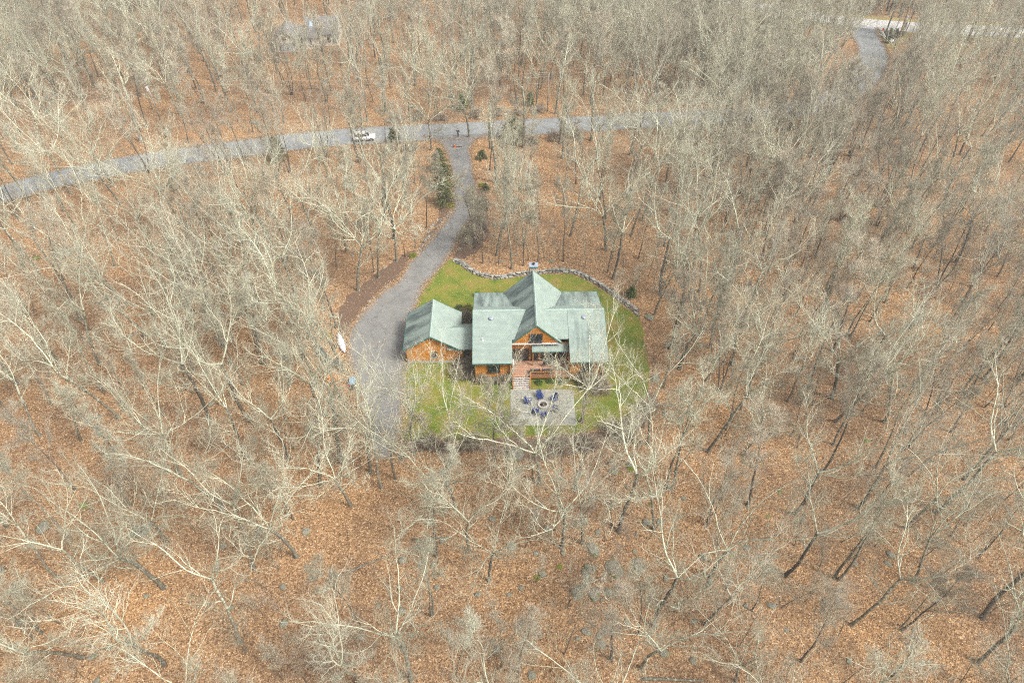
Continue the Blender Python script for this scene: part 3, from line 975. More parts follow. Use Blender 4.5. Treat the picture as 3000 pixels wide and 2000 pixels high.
def build_garage():
    Gp = (-11.12, 69.2)
    Gr = empty('garage', (Gp[0], Gp[1], 0), YAW)
    tag(Gr, 'log garage with pale green gable roof and low link roof joining the log house', 'garage')
    yf, yb = -3.80, 3.75
    zc, ze, hw = 5.50, 2.92, 3.92
    k = (zc - ze) / hw
    T = .15
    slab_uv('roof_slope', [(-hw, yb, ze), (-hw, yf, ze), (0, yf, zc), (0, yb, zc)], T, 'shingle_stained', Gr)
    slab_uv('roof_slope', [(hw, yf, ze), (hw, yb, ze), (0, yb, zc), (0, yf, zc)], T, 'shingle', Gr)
    MB().prism([(-.16, zc - .07), (0, zc + .06), (.16, zc - .07)], 'y', yf, yb).build('ridge_cap', 'shingle_ridge', Gr)
    for yy, o in ((yf, -1), (yb, 1)):
        a, b = sorted((yy + o * .004, yy + o * .05))
        for sg in (-1, 1):
            MB().prism([(0, zc + .03), (sg * hw * 1.005, ze + .02), (sg * hw * 1.005, ze - .2), (0, zc - .2)], 'y', a, b).build('fascia', 'trim_green', Gr)
    for xx, o in ((-hw, -1), (hw, 1)):
        a, b = sorted((xx + o * .003, xx + o * .05))
        MB().box(a, b, yf, yb, ze - .17, ze + .01).build('fascia', 'trim_green', Gr)
    w = 3.55

    def ex(z):
        e = min(w, (zc - .16 - z) / k)
        return (-e, e)
    log_wall('wall', ex, .35, zc - .2, yf + .42, Gr)
    log_wall('wall', ex, .35, zc - .2, yb - .42, Gr, 'x', 1)
    log_wall('wall', lambda z: (yf + .5, yb - .5), .35, 2.95, -w, Gr, 'y', -1)
    log_wall('wall', lambda z: (yf + .5, yb - .5), .35, 2.95, w, Gr, 'y', 1)
    for bx_ in ((-w - .03, w + .03, yf + .36, yf + .6), (-w - .03, w + .03, yb - .6, yb - .36), (-w - .03, -w + .2, yf + .6, yb - .6), (w - .2, w + .03, yf + .6, yb - .6)):
        MB().box(*bx_, -.1, .35).build('foundation', 'concrete', Gr)
    window(Gr, .35, yf + .37, 1.15, 2.35, .75, mull=0)
    # two garage doors on the driveway side
    for c in (-1.65, 1.65):
        d = MB().box(-w - .12, -w - .075, c - 1.35, c + 1.35, .05, 2.4).build('garage_door', 'rail_wood', Gr)
        for j in range(4):
            MB().box(-w - .14, -w - .12, c - 1.3, c + 1.3, .1 + j * .58, .1 + j * .58 + .54).build('door_panel', 'rail_wood', d)
    # link roof to the house
    x0, x1 = 2.1, 5.95
    slab_uv('link_roof', [(x0, -3.72, 2.93), (x1, -3.72, 2.93), (x1, -.85, 4.2), (x0, -.85, 4.2)], T, 'shingle', Gr)
    slab_uv('link_roof', [(x1, 1.30, 2.95), (x0 + .9, 1.30, 2.95), (x0, -.85, 4.201), (x1, -.85, 4.201)], T, 'shingle', Gr)
    MB().prism([(-1.0, 4.14), (-.85, 4.25), (-.7, 4.14)], 'x', x0, x1).build('ridge_cap', 'shingle_ridge', Gr)
    MB().box(hw + .06, x1, -3.77, -3.723, 2.76, 2.94).build('fascia', 'trim_green', Gr)
    log_wall('link_wall', lambda z: (w + .1, x1 - .2), .3, 2.85, -3.30, Gr)
    window(Gr, 4.75, -3.35, .35, 2.4, .95, mull=0, name='door')
    # posts under the link porch
    for x in (4.05, 5.7):
        MB().tube([(x, -3.62, 0), (x, -3.62, 2.78)], .08, 8).build('porch_post', 'rail_wood', Gr)
    # step slab behind the link
    MB().box(hw + .15, hw + 1.6, 2.0, 3.3, -.05, .14).build('back_step', 'concrete', Gr)
    return Gr


GARAGE = build_garage()


def to_world(p, piv=HP):
    c, s = math.cos(YAW), math.sin(YAW)
    return (piv[0] + c * p[0] - s * p[1], piv[1] + s * p[0] + c * p[1], p[2] if len(p) > 2 else 0)


# ------------------------------------------------------------------ patio, fire pit, chairs
def build_patio():
    c = [G(1496, 1141), G(1681.5, 1141), G(1686, 1246), G(1495, 1246)]
    x0, x1 = (c[0].x + c[3].x) / 2, (c[1].x + c[2].x) / 2
    y0, y1 = c[3].y, c[0].y
    P = struct(MB().box(x0, x1, y0, y1, -.1, .034).build('patio', 'concrete'))
    rr = random.Random(8)
    rows = 6
    ys = [y0 + (y1 - y0) * i / rows for i in range(rows + 1)]
    for r in range(rows):
        x = x0
        while x < x1 - .05:
            w = rr.uniform(.9, 1.5)
            e = x + w
            if x1 - e < .6:
                e = x1
            dz = rr.uniform(-.002, .002)
            MB().box(x + .006, e - .006, ys[r] + .006, ys[r + 1] - .006, -.02, .05 + dz).build('paving_slab', 'stamped_concrete', P)
            x = e
    return P


build_patio()


def build_fire_pit():
    p = G(1591, 1188)
    F = empty('fire_pit', (p.x, p.y, .05))
    tag(F, 'round fire pit of pale blocks on the concrete patio', 'fire pit')
    r0, r1, n = .50, .70, 16
    me = None
    for lay in range(2):
        for i in range(n):
            a = 2 * math.pi * (i + .5 * lay) / n
            if me is None:
                h = math.pi / n * .95
                pts = [(r0 * math.cos(-h), r0 * math.sin(-h)), (r1 * math.cos(-h), r1 * math.sin(-h)), (r1 * 1.01, 0), (r1 * math.cos(h), r1 * math.sin(h)), (r0 * math.cos(h), r0 * math.sin(h)), (r0 * .99, 0)]
                o = MB().prism(pts, 'z', 0, .15).build('block', 'fire_block', F)
                me = o.data
            else:
                o = inst('block', me, F)
            o.location = (0, 0, lay * .154)
            o.rotation_euler = (0, 0, a)
    MB().lathe([(.49, 0), (.49, .05), (.3, .10), (.05, .13)], 20).build('ash_bed', 'ash', F)
    rr = random.Random(2)
    for i in range(6):
        a = rr.uniform(0, 3.14)
        MB().tube([(-.28 * math.cos(a), -.28 * math.sin(a), .12), (.28 * math.cos(a), .28 * math.sin(a), .17)], .035, 6).build('charred_log', 'black_metal', F)


build_fire_pit()


def chair_meshes():
    """adirondack chair facing -Y (towards the fire when rotated)"""
    parts = []
    # seat: five slats sloping down to the back
    for i in range(5):
        y = -.30 + i * .115
        z = .40 - (y + .30) * .22
        parts.append(('seat_slat', MB().prism([(y, z), (y + .10, z - .022), (y + .10, z - .045), (y, z - .023)], 'x', -.27, .27)))
    # fan back of five slats
    for i, (xb, xt, h) in enumerate(((-.22, -.30, .78), (-.11, -.155, .88), (0, 0, .92), (.11, .155, .88), (.22, .30, .78))):
        w = .05
        y0, z0 = .22, .27
        y1, z1 = .22 + h * .38, .27 + h * .925
        v = [(xb - w, y0, z0), (xb + w, y0, z0), (xt + w * 1.3, y1, z1 - .02), (xt, y1 + .01, z1 + .04), (xt - w * 1.3, y1, z1 - .02)]
        m = MB()
        b = len(m.v)
        m.v = v + [(a, y + .025, z - .01) for a, y, z in v]
        m.f = [(0, 1, 2, 3, 4), (9, 8, 7, 6, 5)] + [(i2, i2 + 5, (i2 + 1) % 5 + 5, (i2 + 1) % 5) for i2 in range(5)]
        parts.append(('back_slat', m))
    for s in (-1, 1):
        x = s * .34
        parts.append(('arm', MB().prism([(x - .07, -.36), (x + .07, -.36), (x + .075, -.1), (x + .05, .42), (x - .05, .42), (x - .07, -.1)], 'z', .56, .585)))
        parts.append(('leg', MB().box(x - .025, x + .025, -.30, -.20, 0, .56)))
        parts.append(('leg', MB().prism([(-.32, .26), (-.32, .38), (.55, .13), (.62, 0), (.5, 0)], 'x', s * .285 - .015, s * .285 + .015)))
        parts.append(('back_leg', MB().box(x - .02, x + .02, .34, .40, .10, .56)))
    parts.append(('front_apron', MB().box(-.28, .28, -.335, -.31, .27, .40)))
    parts.append(('back_brace', MB().box(-.32, .32, .37, .40, .50, .56)))
    out = []
    for nm, m in parts:
        me = bpy.data.meshes.new(nm)
        me.from_pydata([tuple(v) for v in m.v], [], m.f)
        me.materials.append(MATS['chair_blue'])
        me.update()
        out.append((nm, me))
    return out


def build_chairs():
    ms = chair_meshes()
    pit = G(1591, 1188)
    spots = [((1549, 1180), 'blue adirondack chair on the patio, turned towards the fire pit from the garage side'),
             ((1582, 1166), 'blue adirondack chair between the fire pit and the deck stairs'),
             ((1622, 1173), 'blue adirondack chair by the fire pit, next clockwise from the stairs-side chair'),
             ((1568, 1208), 'blue adirondack chair with its back to the garage-side woods corner of the patio'),
             ((1622, 1201), 'blue adirondack chair with its back to the far lawn side of the patio'),
             ((1593, 1219), 'blue adirondack chair with its back to the woods, opposite the deck stairs')]
    rr = random.Random(5)
    for (x, y), lab in spots:
        p = G(x, y)
        d = Vector((pit.x - p.x, pit.y - p.y))
        rz = math.atan2(d.y, d.x) + math.pi / 2 + rr.uniform(-.12, .12)
        c = empty('adirondack_chair', (p.x, p.y, .052), rz)
        tag(c, lab, 'chair', 'blue chairs around the fire pit')
        for nm, me in ms:
            inst(nm, me, c)


build_chairs()


def build_deck_furniture():
    # two dark loungers on the deck and a grill by the doors
    for k, (x, lab) in enumerate(((-.15, 'dark cushioned bench on the deck against the rail near the stairs'), (1.55, 'dark cushioned bench on the deck rail, farther from the stairs'))):
        w = to_world((x, -6.35, .90))
        b = empty('deck_bench', w, YAW)
        tag(b, lab, 'bench')
        MB().box(-.62, .62, -.28, .28, .34, .46).build('seat_cushion', 'dark_frame', b)
        MB().box(-.62, .62, -.36, -.27, .40, .82).build('back_cushion', 'dark_frame', b)
        for sx in (-.66, .66):
            MB().box(sx - .035, sx + .035, -.36, .28, .0, .60).build('arm', 'black_metal', b)
        MB().box(-.62, .62, -.28, .26, .27, .338).build('seat_frame', 'black_metal', b)
    w = to_world((2.1, -4.75, .90))
    t = empty('deck_table', w, YAW)
    tag(t, 'dark round table on the deck before the patio door', 'table')
    MB().lathe([(.55, .70), (.56, .72), (.55, .74)], 18).build('table_top', 'dark_frame', t)
    MB().lathe([(.3, 0), (.28, .03), (.05, .06), (.04, .70)], 12).build('pedestal', 'black_metal', t)
    for k, a in enumerate((200, 340)):
        q = to_world((2.1 + .85 * math.cos(R(a)), -4.95 + .45 * math.sin(R(a)), .90))
        c = empty('deck_chair', q, YAW + R(a + 90))
        tag(c, 'dark metal chair at the round deck table', 'chair', 'dark chairs at the deck table')
        MB().box(-.23, .23, -.22, .22, .41, .45).build('seat', 'black_metal', c)
        MB().box(-.23, .23, -.24, -.20, .45, .88).build('backrest', 'black_metal', c)
        for sx in (-.2, .2):
            for sy in (-.2, .2):
                MB().box(sx - .018, sx + .018, sy - .018, sy + .018, 0, .41).build('leg', 'black_metal', c)


build_deck_furniture()

# ------------------------------------------------------------------ bare trees
def nrm(a):
    return a / (np.linalg.norm(a, axis=-1, keepdims=True) + 1e-9)


def grow(rng, start, d, length, n, wob, up):
    B = len(start)
    P = np.zeros((B, n, 3))
    P[:, 0] = start
    step = (length / (n - 1))[:, None]
    d = nrm(d)
    for i in range(1, n):
        d = nrm(d + rng.normal(0, wob, (B, 3)) + np.array([0, 0, up]))
        P[:, i] = P[:, i - 1] + d * step
    return P


def taper(r0, n, end, power=1.0):
    t = np.linspace(0, 1, n) ** power
    return r0[:, None] * (1 - t[None] * (1 - end))


def kids(rng, P, Rd, count, t0, t1, a0, a1, parent_len, lf0, lf1, rf=.55, upk=.0, shrink=.55):
    """count children along every parent path"""
    B, n, _ = P.shape
    k = count
    t = np.linspace(t0, t1, k)[None] + rng.uniform(-.5, .5, (B, k)) * (t1 - t0) / k
    t = np.clip(t, .02, .985)
    f = t * (n - 1)
    i = np.minimum(f.astype(int), n - 2)
    w = (f - i)[..., None]
    bi = np.arange(B)[:, None]
    pos = P[bi, i] * (1 - w) + P[bi, i + 1] * w
    tan = nrm(P[bi, i + 1] - P[bi, i])
    rad = Rd[bi, i] * (1 - w[..., 0]) + Rd[bi, i + 1] * w[..., 0]
    az = (np.arange(k) * 2.399)[None] + rng.uniform(0, 6.28, (B, 1)) + rng.normal(0, .5, (B, k))
    ref = np.where(np.abs(tan[..., 2:3]) > .9, np.array([1., 0, 0]), np.array([0, 0, 1.]))
    u = nrm(np.cross(tan, ref))
    v = np.cross(tan, u)
    ang = rng.uniform(a0, a1, (B, k))
    perp = u * np.cos(az)[..., None] + v * np.sin(az)[..., None]
    d = tan * np.cos(ang)[..., None] + perp * np.sin(ang)[..., None]
    d[..., 2] += upk
    L = parent_len[:, None] * rng.uniform(lf0, lf1, (B, k)) * (1 - shrink * t)
    return pos.reshape(-1, 3), nrm(d.reshape(-1, 3)), L.ravel(), (rad * rf).ravel()


def tubes(P, Rd, sides):
    B, n, _ = P.shape
    t = np.zeros_like(P)
    t[:, 1:-1] = P[:, 2:] - P[:, :-2]
    t[:, 0] = P[:, 1] - P[:, 0]
    t[:, -1] = P[:, -1] - P[:, -2]
    t = nrm(t)
    main = nrm(P[:, -1] - P[:, 0])
    ref = np.where(np.abs(main[:, 2:3]) > .8, np.array([1., 0, 0]), np.array([0, 0, 1.]))
    a = nrm(np.cross(main, ref))[:, None, :]
    b = nrm(np.cross(t, a))
    a2 = np.cross(b, t)
    ang = np.arange(sides) * 2 * math.pi / sides
    ring = a2[:, :, None, :] * np.cos(ang)[None, None, :, None] + b[:, :, None, :] * np.sin(ang)[None, None, :, None]
    V = P[:, :, None, :] + ring * Rd[:, :, None, None]
    idx = np.arange(B * n * sides).reshape(B, n, sides)
    nx = np.roll(idx, -1, axis=2)
    F = np.stack([idx[:, :-1], nx[:, :-1], nx[:, 1:], idx[:, 1:]], -1).reshape(-1, 4)
    return V.reshape(-1, 3), F


def np_mesh(name, groups, mats, smooth=True):
    """groups: list of (V,F,matindex), F quads or tris"""
    vs_, loops, starts, totals, mi = [], [], [], [], []
    off = 0
    lo = 0
    for V, F, m in groups:
        if len(F) == 0:
            continue
        vs_.append(V)
        k = F.shape[1]
        loops.append((F + off).ravel())
        starts.append(lo + np.arange(len(F)) * k)
        totals.append(np.full(len(F), k))
        mi.append(np.full(len(F), m))
        off += len(V)
        lo += F.size
    V = np.concatenate(vs_).astype(np.float32)
    lp = np.concatenate(loops).astype(np.int32)
    st = np.concatenate(starts).astype(np.int32)
    to = np.concatenate(totals).astype(np.int32)
    me = bpy.data.meshes.new(name)
    me.vertices.add(len(V))
    me.vertices.foreach_set('co', V.ravel())
    me.loops.add(len(lp))
    me.loops.foreach_set('vertex_index', lp)
    me.polygons.add(len(st))
    me.polygons.foreach_set('loop_start', st)
    me.polygons.foreach_set('loop_total', to)
    me.polygons.foreach_set('material_index', np.concatenate(mi).astype(np.int32))
    if smooth:
        me.polygons.foreach_set('use_smooth', np.ones(len(st), bool))
    for m in mats:
        me.materials.append(MATS[m])
    me.update(calc_edges=True)
    return me


def leaf_quads(rng, pts, size):
    B = len(pts)
    a = nrm(rng.normal(0, 1, (B, 3)))
    b = nrm(np.cross(a, rng.normal(0, 1, (B, 3))))
    s = rng.uniform(.6, 1.3, (B, 1)) * size
    V = np.stack([pts - a * s * .6, pts + b * s * .35, pts + a * s * .6, pts - b * s * .35], 1).reshape(-1, 3)
    return V, np.arange(B * 4).reshape(B, 4)


def make_tree(seed, style, H=18.0, r=.2, twigs=1.0, trunk_mat='bark_trunk', limb_mat='bark_limb', twig_mat='twig', leaves=0, spread=1.0):
    rng = np.random.default_rng(seed)
    r *= .88 if style not in ('sapling', 'shrub') else 1
    one = np.array([[0., 0, -.25]])
    up = np.array([[rng.normal(0, .05), rng.normal(0, .05), 1.]])
    trunkG, limbG, twigG = [], [], []
    lead_P = []
    if style == 'leader':
        P0 = grow(rng, one, up, np.array([H * .93]), 16, .045, .03)
        R0 = taper(np.array([r]), 16, .13, .9)
        k = 10
        s, d, L, rad = kids(rng, P0, R0, k, .42, .95, R(32), R(62), np.array([H]), .26 * spread, .40 * spread, .48, .25, .62)
    elif style == 'fork':
        hf = rng.uniform(.40, .55)
        P0 = grow(rng, one, up, np.array([H * hf]), 11, .05, .03)
        R0 = taper(np.array([r]), 11, .68)
        k = int(rng.integers(2, 4))
        az = rng.uniform(0, 6.28) + np.arange(k) * 6.28 / k + rng.normal(0, .3, k)
        an = rng.uniform(R(16), R(34), k) * spread
        d1 = np.stack([np.cos(az) * np.sin(an), np.sin(az) * np.sin(an), np.cos(an)], 1)
        s1 = np.repeat(P0[:, -1], k, 0)
        s, d, L, rad = s1, d1, H * (1 - hf) * rng.uniform(.85, 1.1, k), np.full(k, R0[0, -1] * .72)
        s2, d2, L2, r2 = kids(rng, P0, R0, 3, .55, .95, R(45), R(70), np.array([H]), .18 * spread, .30 * spread, .42, .1, .3)
        s, d, L, rad = np.concatenate([s, s2]), np.concatenate([d, d2]), np.concatenate([L, L2]), np.concatenate([rad, r2])
    elif style == 'spread':
        hf = rng.uniform(.34, .44)
        P0 = grow(rng, one, up, np.array([H * hf]), 10, .06, .03)
        R0 = taper(np.array([r]), 10, .75)
        k = int(rng.integers(4, 6))
        az = rng.uniform(0, 6.28) + np.arange(k) * 6.28 / k + rng.normal(0, .35, k)
        an = rng.uniform(R(30), R(62), k)
        d1 = np.stack([np.cos(az) * np.sin(an), np.sin(az) * np.sin(an), np.cos(an)], 1)
        s, d = np.repeat(P0[:, -1], k, 0), d1
        L, rad = H * (1 - hf) * rng.uniform(.75, 1.05, k) * spread, np.full(k, R0[0, -1] * .52)
        s2, d2, L2, r2 = kids(rng, P0, R0, 2, .65, .9, R(60), R(85), np.array([H]), .22, .34, .40, .05, .2)
        s, d, L, rad = np.concatenate([s, s2]), np.concatenate([d, d2]), np.concatenate([L, L2]), np.concatenate([rad, r2])
    elif style == 'multi':
        k = int(rng.integers(2, 4))
        az = rng.uniform(0, 6.28) + np.arange(k) * 6.28 / k
        d0 = np.stack([np.cos(az) * .16, np.sin(az) * .16, np.ones(k)], 1)
        P0 = grow(rng, np.repeat(one, k, 0) + d0 * np.array([.8, .8, 0]), d0, H * rng.uniform(.8, .95, k), 14, .05, .02)
        R0 = taper(np.full(k, r * .72), 14, .15)
        s, d, L, rad = kids(rng, P0, R0, 6, .45, .95, R(28), R(58), np.full(k, H), .22 * spread, .34 * spread, .48, .25, .55)
    elif style == 'snag':
        P0 = grow(rng, one, up, np.array([H * .68]), 12, .045, .02)
        R0 = taper(np.array([r * 1.25]), 12, .62)
        s, d, L, rad = kids(rng, P0, R0, 6, .40, .95, R(30), R(60), np.array([H]), .25, .38, .36, .25, .3)
    elif style == 'sapling':
        P0 = grow(rng, one, up, np.array([H * .97]), 10, .06, .03)
        R0 = taper(np.array([r]), 10, .12)
        s, d, L, rad = kids(rng, P0, R0, 9, .28, .95, R(30), R(60), np.array([H]), .22 * spread, .36 * spread, .5, .25, .55)
    else:  # shrub: many stems from the ground
        k = 12
        az = rng.uniform(0, 6.28, k)
        an = rng.uniform(R(8), R(50), k)
        d0 = np.stack([np.cos(az) * np.sin(an), np.sin(az) * np.sin(an), np.cos(an)], 1)
        P0 = grow(rng, np.repeat(one, k, 0) + d0 * np.array([.4, .4, 0]), d0, H * rng.uniform(.6, 1, k), 7, .12, .04)
        R0 = taper(np.full(k, r), 7, .25)
        s, d, L, rad = kids(rng, P0, R0, 5, .3, .95, R(25), R(60), np.full(k, H), .25, .45, .6, .2, .5)
    sides0 = 10 if style not in ('sapling', 'shrub') else 5
    # root flare
    if style not in ('shrub',):
        R0 = R0.copy()
        R0[:, 0] *= 1.55
        R0[:, 1] *= 1.06
    V, F = tubes(P0, R0, sides0)
    trunkG.append((V, F, 0))
    if style == 'snag':
        c = P0[0, -1]
        V, F = tubes(np.array([[c, c + np.array([.02, .03, .12])]]), np.array([[R0[0, -1], .03]]), sides0)
        trunkG.append((V, F, 1))
    # first order limbs
    big = style not in ('sapling', 'shrub')
    n1 = 11 if big else 6
    P1 = grow(rng, s, d, L, n1, .135 if style == 'spread' else .105, .07)
    r1 = np.maximum(rad, .028 if big else .008)
    R1 = taper(r1, n1, .2)
    V, F = tubes(P1, R1, 6 if big else 4)
    trunkG.append((V, F, 1))
    if big:
        # forks of the limbs
        s, d, Lb, rb = kids(rng, P1, R1, 2, .22, .66, R(22), R(46), L, .50, .85, .74, .12, .5)
        Pb = grow(rng, s, d, Lb, n1, .14, .07)
        Rb = taper(np.maximum(rb, .022), n1, .2)
        V, F = tubes(Pb, Rb, 5)
        trunkG.append((V, F, 1))
        P1, R1, L = np.concatenate([P1, Pb]), np.concatenate([R1, Rb]), np.concatenate([L, Lb])
    # second order
    k2 = 6 if big else 4
    s, d, L2, rad = kids(rng, P1, R1, k2, .18, .97, R(28), R(60), L, .30, .52, .60, .18, .45)
    P2 = grow(rng, s, d, L2, 6, .15, .08)
    R2 = taper(np.clip(rad, .022, .06) if big else np.clip(rad, .006, .02), 6, .28)
    V, F = tubes(P2, R2, 4 if big else 3)
    limbG.append((V, F, 0))
    # third order
    k3 = int(round((4.6 if big else 4) * twigs))
    s, d, L3, rad = kids(rng, P2, R2, k3, .2, .98, R(25), R(58), L2, .42, .75, .5, .14, .4)
    L3 = np.clip(L3, .45, 1.7)
    P3 = grow(rng, s, d, L3, 4, .13, .09)
    R3 = taper(np.clip(rad, .010, .017) if big else np.full(len(rad), .006), 4, .4)
    V, F = tubes(P3, R3, 3)
    twigG.append((V, F, 0 if big else 1))
    # fourth order: fine twigs, single tapering slivers
    k4 = int(round((4 if big else 4) * twigs))
    s, d, L4, rad = kids(rng, P3, R3, k4, .15, .98, R(20), R(52), L3, .5, .9, .6, .16, .3)
    L4 = np.clip(L4, .3, 1.05)
    P4 = grow(rng, s, d, L4, 2, .1, .06)
    R4 = np.stack([np.full(len(L4), .0088 if big else .005), np.full(len(L4), .0035)], 1)
    V, F = tubes(P4, R4, 3)
    twigG.append((V, F, 1))
    if leaves:
        pick = rng.choice(len(P4), leaves, replace=leaves > len(P4))
        V, F = leaf_quads(rng, P4[pick, 1] + rng.normal(0, .05, (leaves, 3)), .13)
        twigG.append((V, F, 2))
    tm = np_mesh('trunk', trunkG, [trunk_mat, limb_mat])
    cm = np_mesh('crown', limbG + twigG, [limb_mat, twig_mat, 'clinging_leaf'])
    return tm, cm, H


PROTOS = []     # (trunk mesh, crown mesh, H, name, look)


def add_proto(name, look, *a, **k):
    t, c, h = make_tree(*a, **k)
    PROTOS.append((t, c, h, name, look))


add_proto('oak_tree', 'bare oak with wide crooked pale limbs', 11, 'spread', 19.0, .25, 1.0)
add_proto('oak_tree', 'bare oak with four long upswept limbs', 12, 'spread', 20.0, .23, 1.0, twig_mat='twig_pale', spread=.9)
add_proto('forked_tree', 'bare grey tree forked at mid height', 13, 'fork', 19.5, .20, 1.0)
add_proto('forked_tree', 'bare pale tree forked into upright leaders', 14, 'fork', 18.0, .18, 1.0, spread=.8, twig_mat='twig_pale')
add_proto('forked_tree', 'bare dark-trunked tree with broad fork', 15, 'fork', 20.5, .22, 1.0, 'bark_dark', 'bark_limb', 'twig', 0, 1.25)
add_proto('maple_tree', 'bare maple with dense reddish twigs', 16, 'leader', 18.0, .17, 1.0, 'bark_dark', 'bark_limb_grey', 'twig_red')
add_proto('maple_tree', 'bare maple with narrow greyish crown', 17, 'leader', 19.0, .16, 1.1, 'bark_trunk', 'bark_limb_grey', 'twig', 0, .75)
add_proto('slender_tree', 'slender bare tree with one straight pale stem', 18, 'leader', 17.0, .12, .8, 'bark_trunk', 'bark_limb', 'twig_pale', 0, .6)
add_proto('slender_tree', 'slender dark-stemmed bare tree', 19, 'leader', 16.0, .11, .9, 'bark_dark', 'bark_limb_grey', 'twig', 0, .7)
add_proto('beech_tree', 'bare tree with tan dead leaves still clinging', 20, 'fork', 17.0, .17, 1.0, 'bark_trunk', 'bark_limb', 'twig_pale', 420, 1.0)
add_proto('twin_trunk_tree', 'bare tree with trunks rising from one base', 21, 'multi', 18.0, .20, .9)
add_proto('twin_trunk_tree', 'bare dark tree with leaning twin trunks', 22, 'multi', 17.0, .19, .9, 'bark_dark', 'bark_limb_grey', 'twig_red')
add_proto('broken_tree', 'thick broken-topped tree with a few side limbs', 23, 'snag', 18.0, .26, .8)
add_proto('oak_tree', 'bare oak with a low heavy crown', 24, 'spread', 16.0, .22, 1.1, spread=1.15)
add_proto('forked_tree', 'tall bare tree with a narrow fork', 25, 'fork', 21.0, .19, 1.0, 'bark_trunk', 'bark_limb_grey', 'twig_red', 0, .75)
add_proto('maple_tree', 'bare tree with bushy rounded pinkish crown', 26, 'leader', 15.0, .15, 1.1, 'bark_dark', 'bark_limb_grey', 'twig_red', 0, 1.15)
NBIG = len(PROTOS)
SAPS = []
for sd_, h_, r_, look_, tw_, lv_ in ((31, 6.0, .045, 'thin bare sapling with brown twigs', 'twig_red', 0), (32, 8.0, .06, 'tall thin bare sapling', 'twig', 0), (33, 5.0, .04, 'small bare sapling with a few tan leaves', 'twig_pale', 60), (34, 9.5, .07, 'spindly pale sapling', 'twig_pale', 0)):
    t_, c_, _ = make_tree(sd_, 'sapling', h_, r_, 1.0, 'bark_trunk', 'bark_limb', tw_, lv_, .9)
    SAPS.append((t_, c_, h_, 'sapling', look_))
SHRUBS = []
for sd_, h_, tw_, look_ in ((41, 1.8, 'twig_red', 'bare reddish twiggy shrub'), (42, 2.2, 'twig', 'bare brown twiggy shrub'), (43, 1.4, 'twig_red', 'low bare thicket shrub')):
    t_, c_, _ = make_tree(sd_, 'shrub', h_, .014, 1.0, 'bark_dark', 'bark_limb_grey', tw_, 0)
    SHRUBS.append((t_, c_, h_, 'bare_shrub', look_))


# ------------------------------------------------------------------ where trees stand
ROAD_X = np.array([p[0] for p in road_c])
ROAD_Y = np.array([p[1] for p in road_c])


def road_y_at(x):
    sel = ROAD_X < 62
    o = np.argsort(ROAD_X[sel])
    return float(np.interp(x, ROAD_X[sel][o], ROAD_Y[sel][o]))


DRV = [((a[0] + b[0]) / 2, (a[1] + b[1]) / 2) for a, b in zip(dl, dr)]


def drive_x_at(y):
    ys = np.array([p[1] for p in DRV])[::-1]
    xs = np.array([p[0] for p in DRV])[::-1]
    o = np.argsort(ys)
    return float(np.interp(y, ys[o], xs[o]))


def zone(x, y):
    if x > 62 and y > 150 and y < 200:
        return 'near the junction with the pale road'
    if y > 188:
        return 'far beyond the pale road'
    if y > road_y_at(min(max(x, -120), 60)):
        ry = road_y_at(min(max(x, -120), 60))
        if y - ry < 18:
            return 'on the road verge opposite the log house' if x > -40 else 'on the road verge past the white car'
        return 'in the woods around the beige house' if x < 0 else 'in the woods across from the driveway mouth'
    if y > 82:
        if x < drive_x_at(y):
            return 'between road and driveway on the garage side' if x > -45 else 'in the woods below the road bend'
        return 'between the road and the stone wall' if x < 28 else 'in the woods past the stone wall end'
    if y > 54:
        if x < 0:
            return 'beside the parking area and woodpile' if x > -34 else 'deep in the woods behind the woodpile'
        if x < 15:
            return 'close to the log house lawn'
        return 'at the lawn edge past the boulder' if x < 30 else 'deep in the woods past the boulder'
    if y > 40:
        if x < -12:
            return 'in woods below the parking area end' if x > -30 else 'in woods well below the woodpile'
        return 'just outside the lawn facing the patio' if x < 18 else 'on the leafy slope past the patio'
    if x < -12:
        return 'in leaf litter farthest below the parking'
    return 'among mossy rocks below the patio' if x < 15 else 'in open leaf litter past the rocks'


CLEAR = [
    ([(1200, 930), (1250, 760), (1320, 730), (1500, 720), (1700, 740), (1880, 880), (1890, 985), (1790, 1015), (1390, 1015)], 1.0),
    ([(1130, 860), (1250, 690), (1320, 620), (1290, 430), (1430, 430), (1425, 620), (1330, 780), (1250, 860)], .96),
    ([(1490, 1015), (1700, 1015), (1700, 1255), (1490, 1255)], .96),
    ([(1190, 985), (1490, 1010), (1490, 1140), (1190, 1090)], .92),
    ([(1010, 370), (1120, 370), (1120, 440), (1010, 440)], .8),
    ([(1270, 335), (1420, 335), (1420, 455), (1270, 455)], 1.0),
    ([(2490, 75), (2690, 65), (2665, 140), (2610, 165), (2510, 165)], 1.0),
    ([(2130, -10), (3000, 85), (3000, 110), (2130, 25)], .85),
    ([(800, 65), (1005, 65), (1005, 165), (800, 165)], .88),
    ([(1070, 900), (1190, 900), (1190, 1120), (1090, 1120)], .8),
    ([(900, 960), (1060, 960), (1060, 1150), (930, 1150)], .75),
    ([(1780, 890), (1905, 900), (1905, 1190), (1780, 1210)], .97),
    ([(1190, 1090), (1490, 1140), (1490, 1280), (1190, 1280)], .7),
    ([(1690, 1015), (1800, 1015), (1800, 1260), (1690, 1260)], .55),
    ([(0, 525), (425, 447), (1000, 378), (1330, 357), (1900, 330), (1980, 328), (1980, 370), (1900, 375), (1330, 408), (1000, 428), (425, 500), (0, 615)], .80),
]

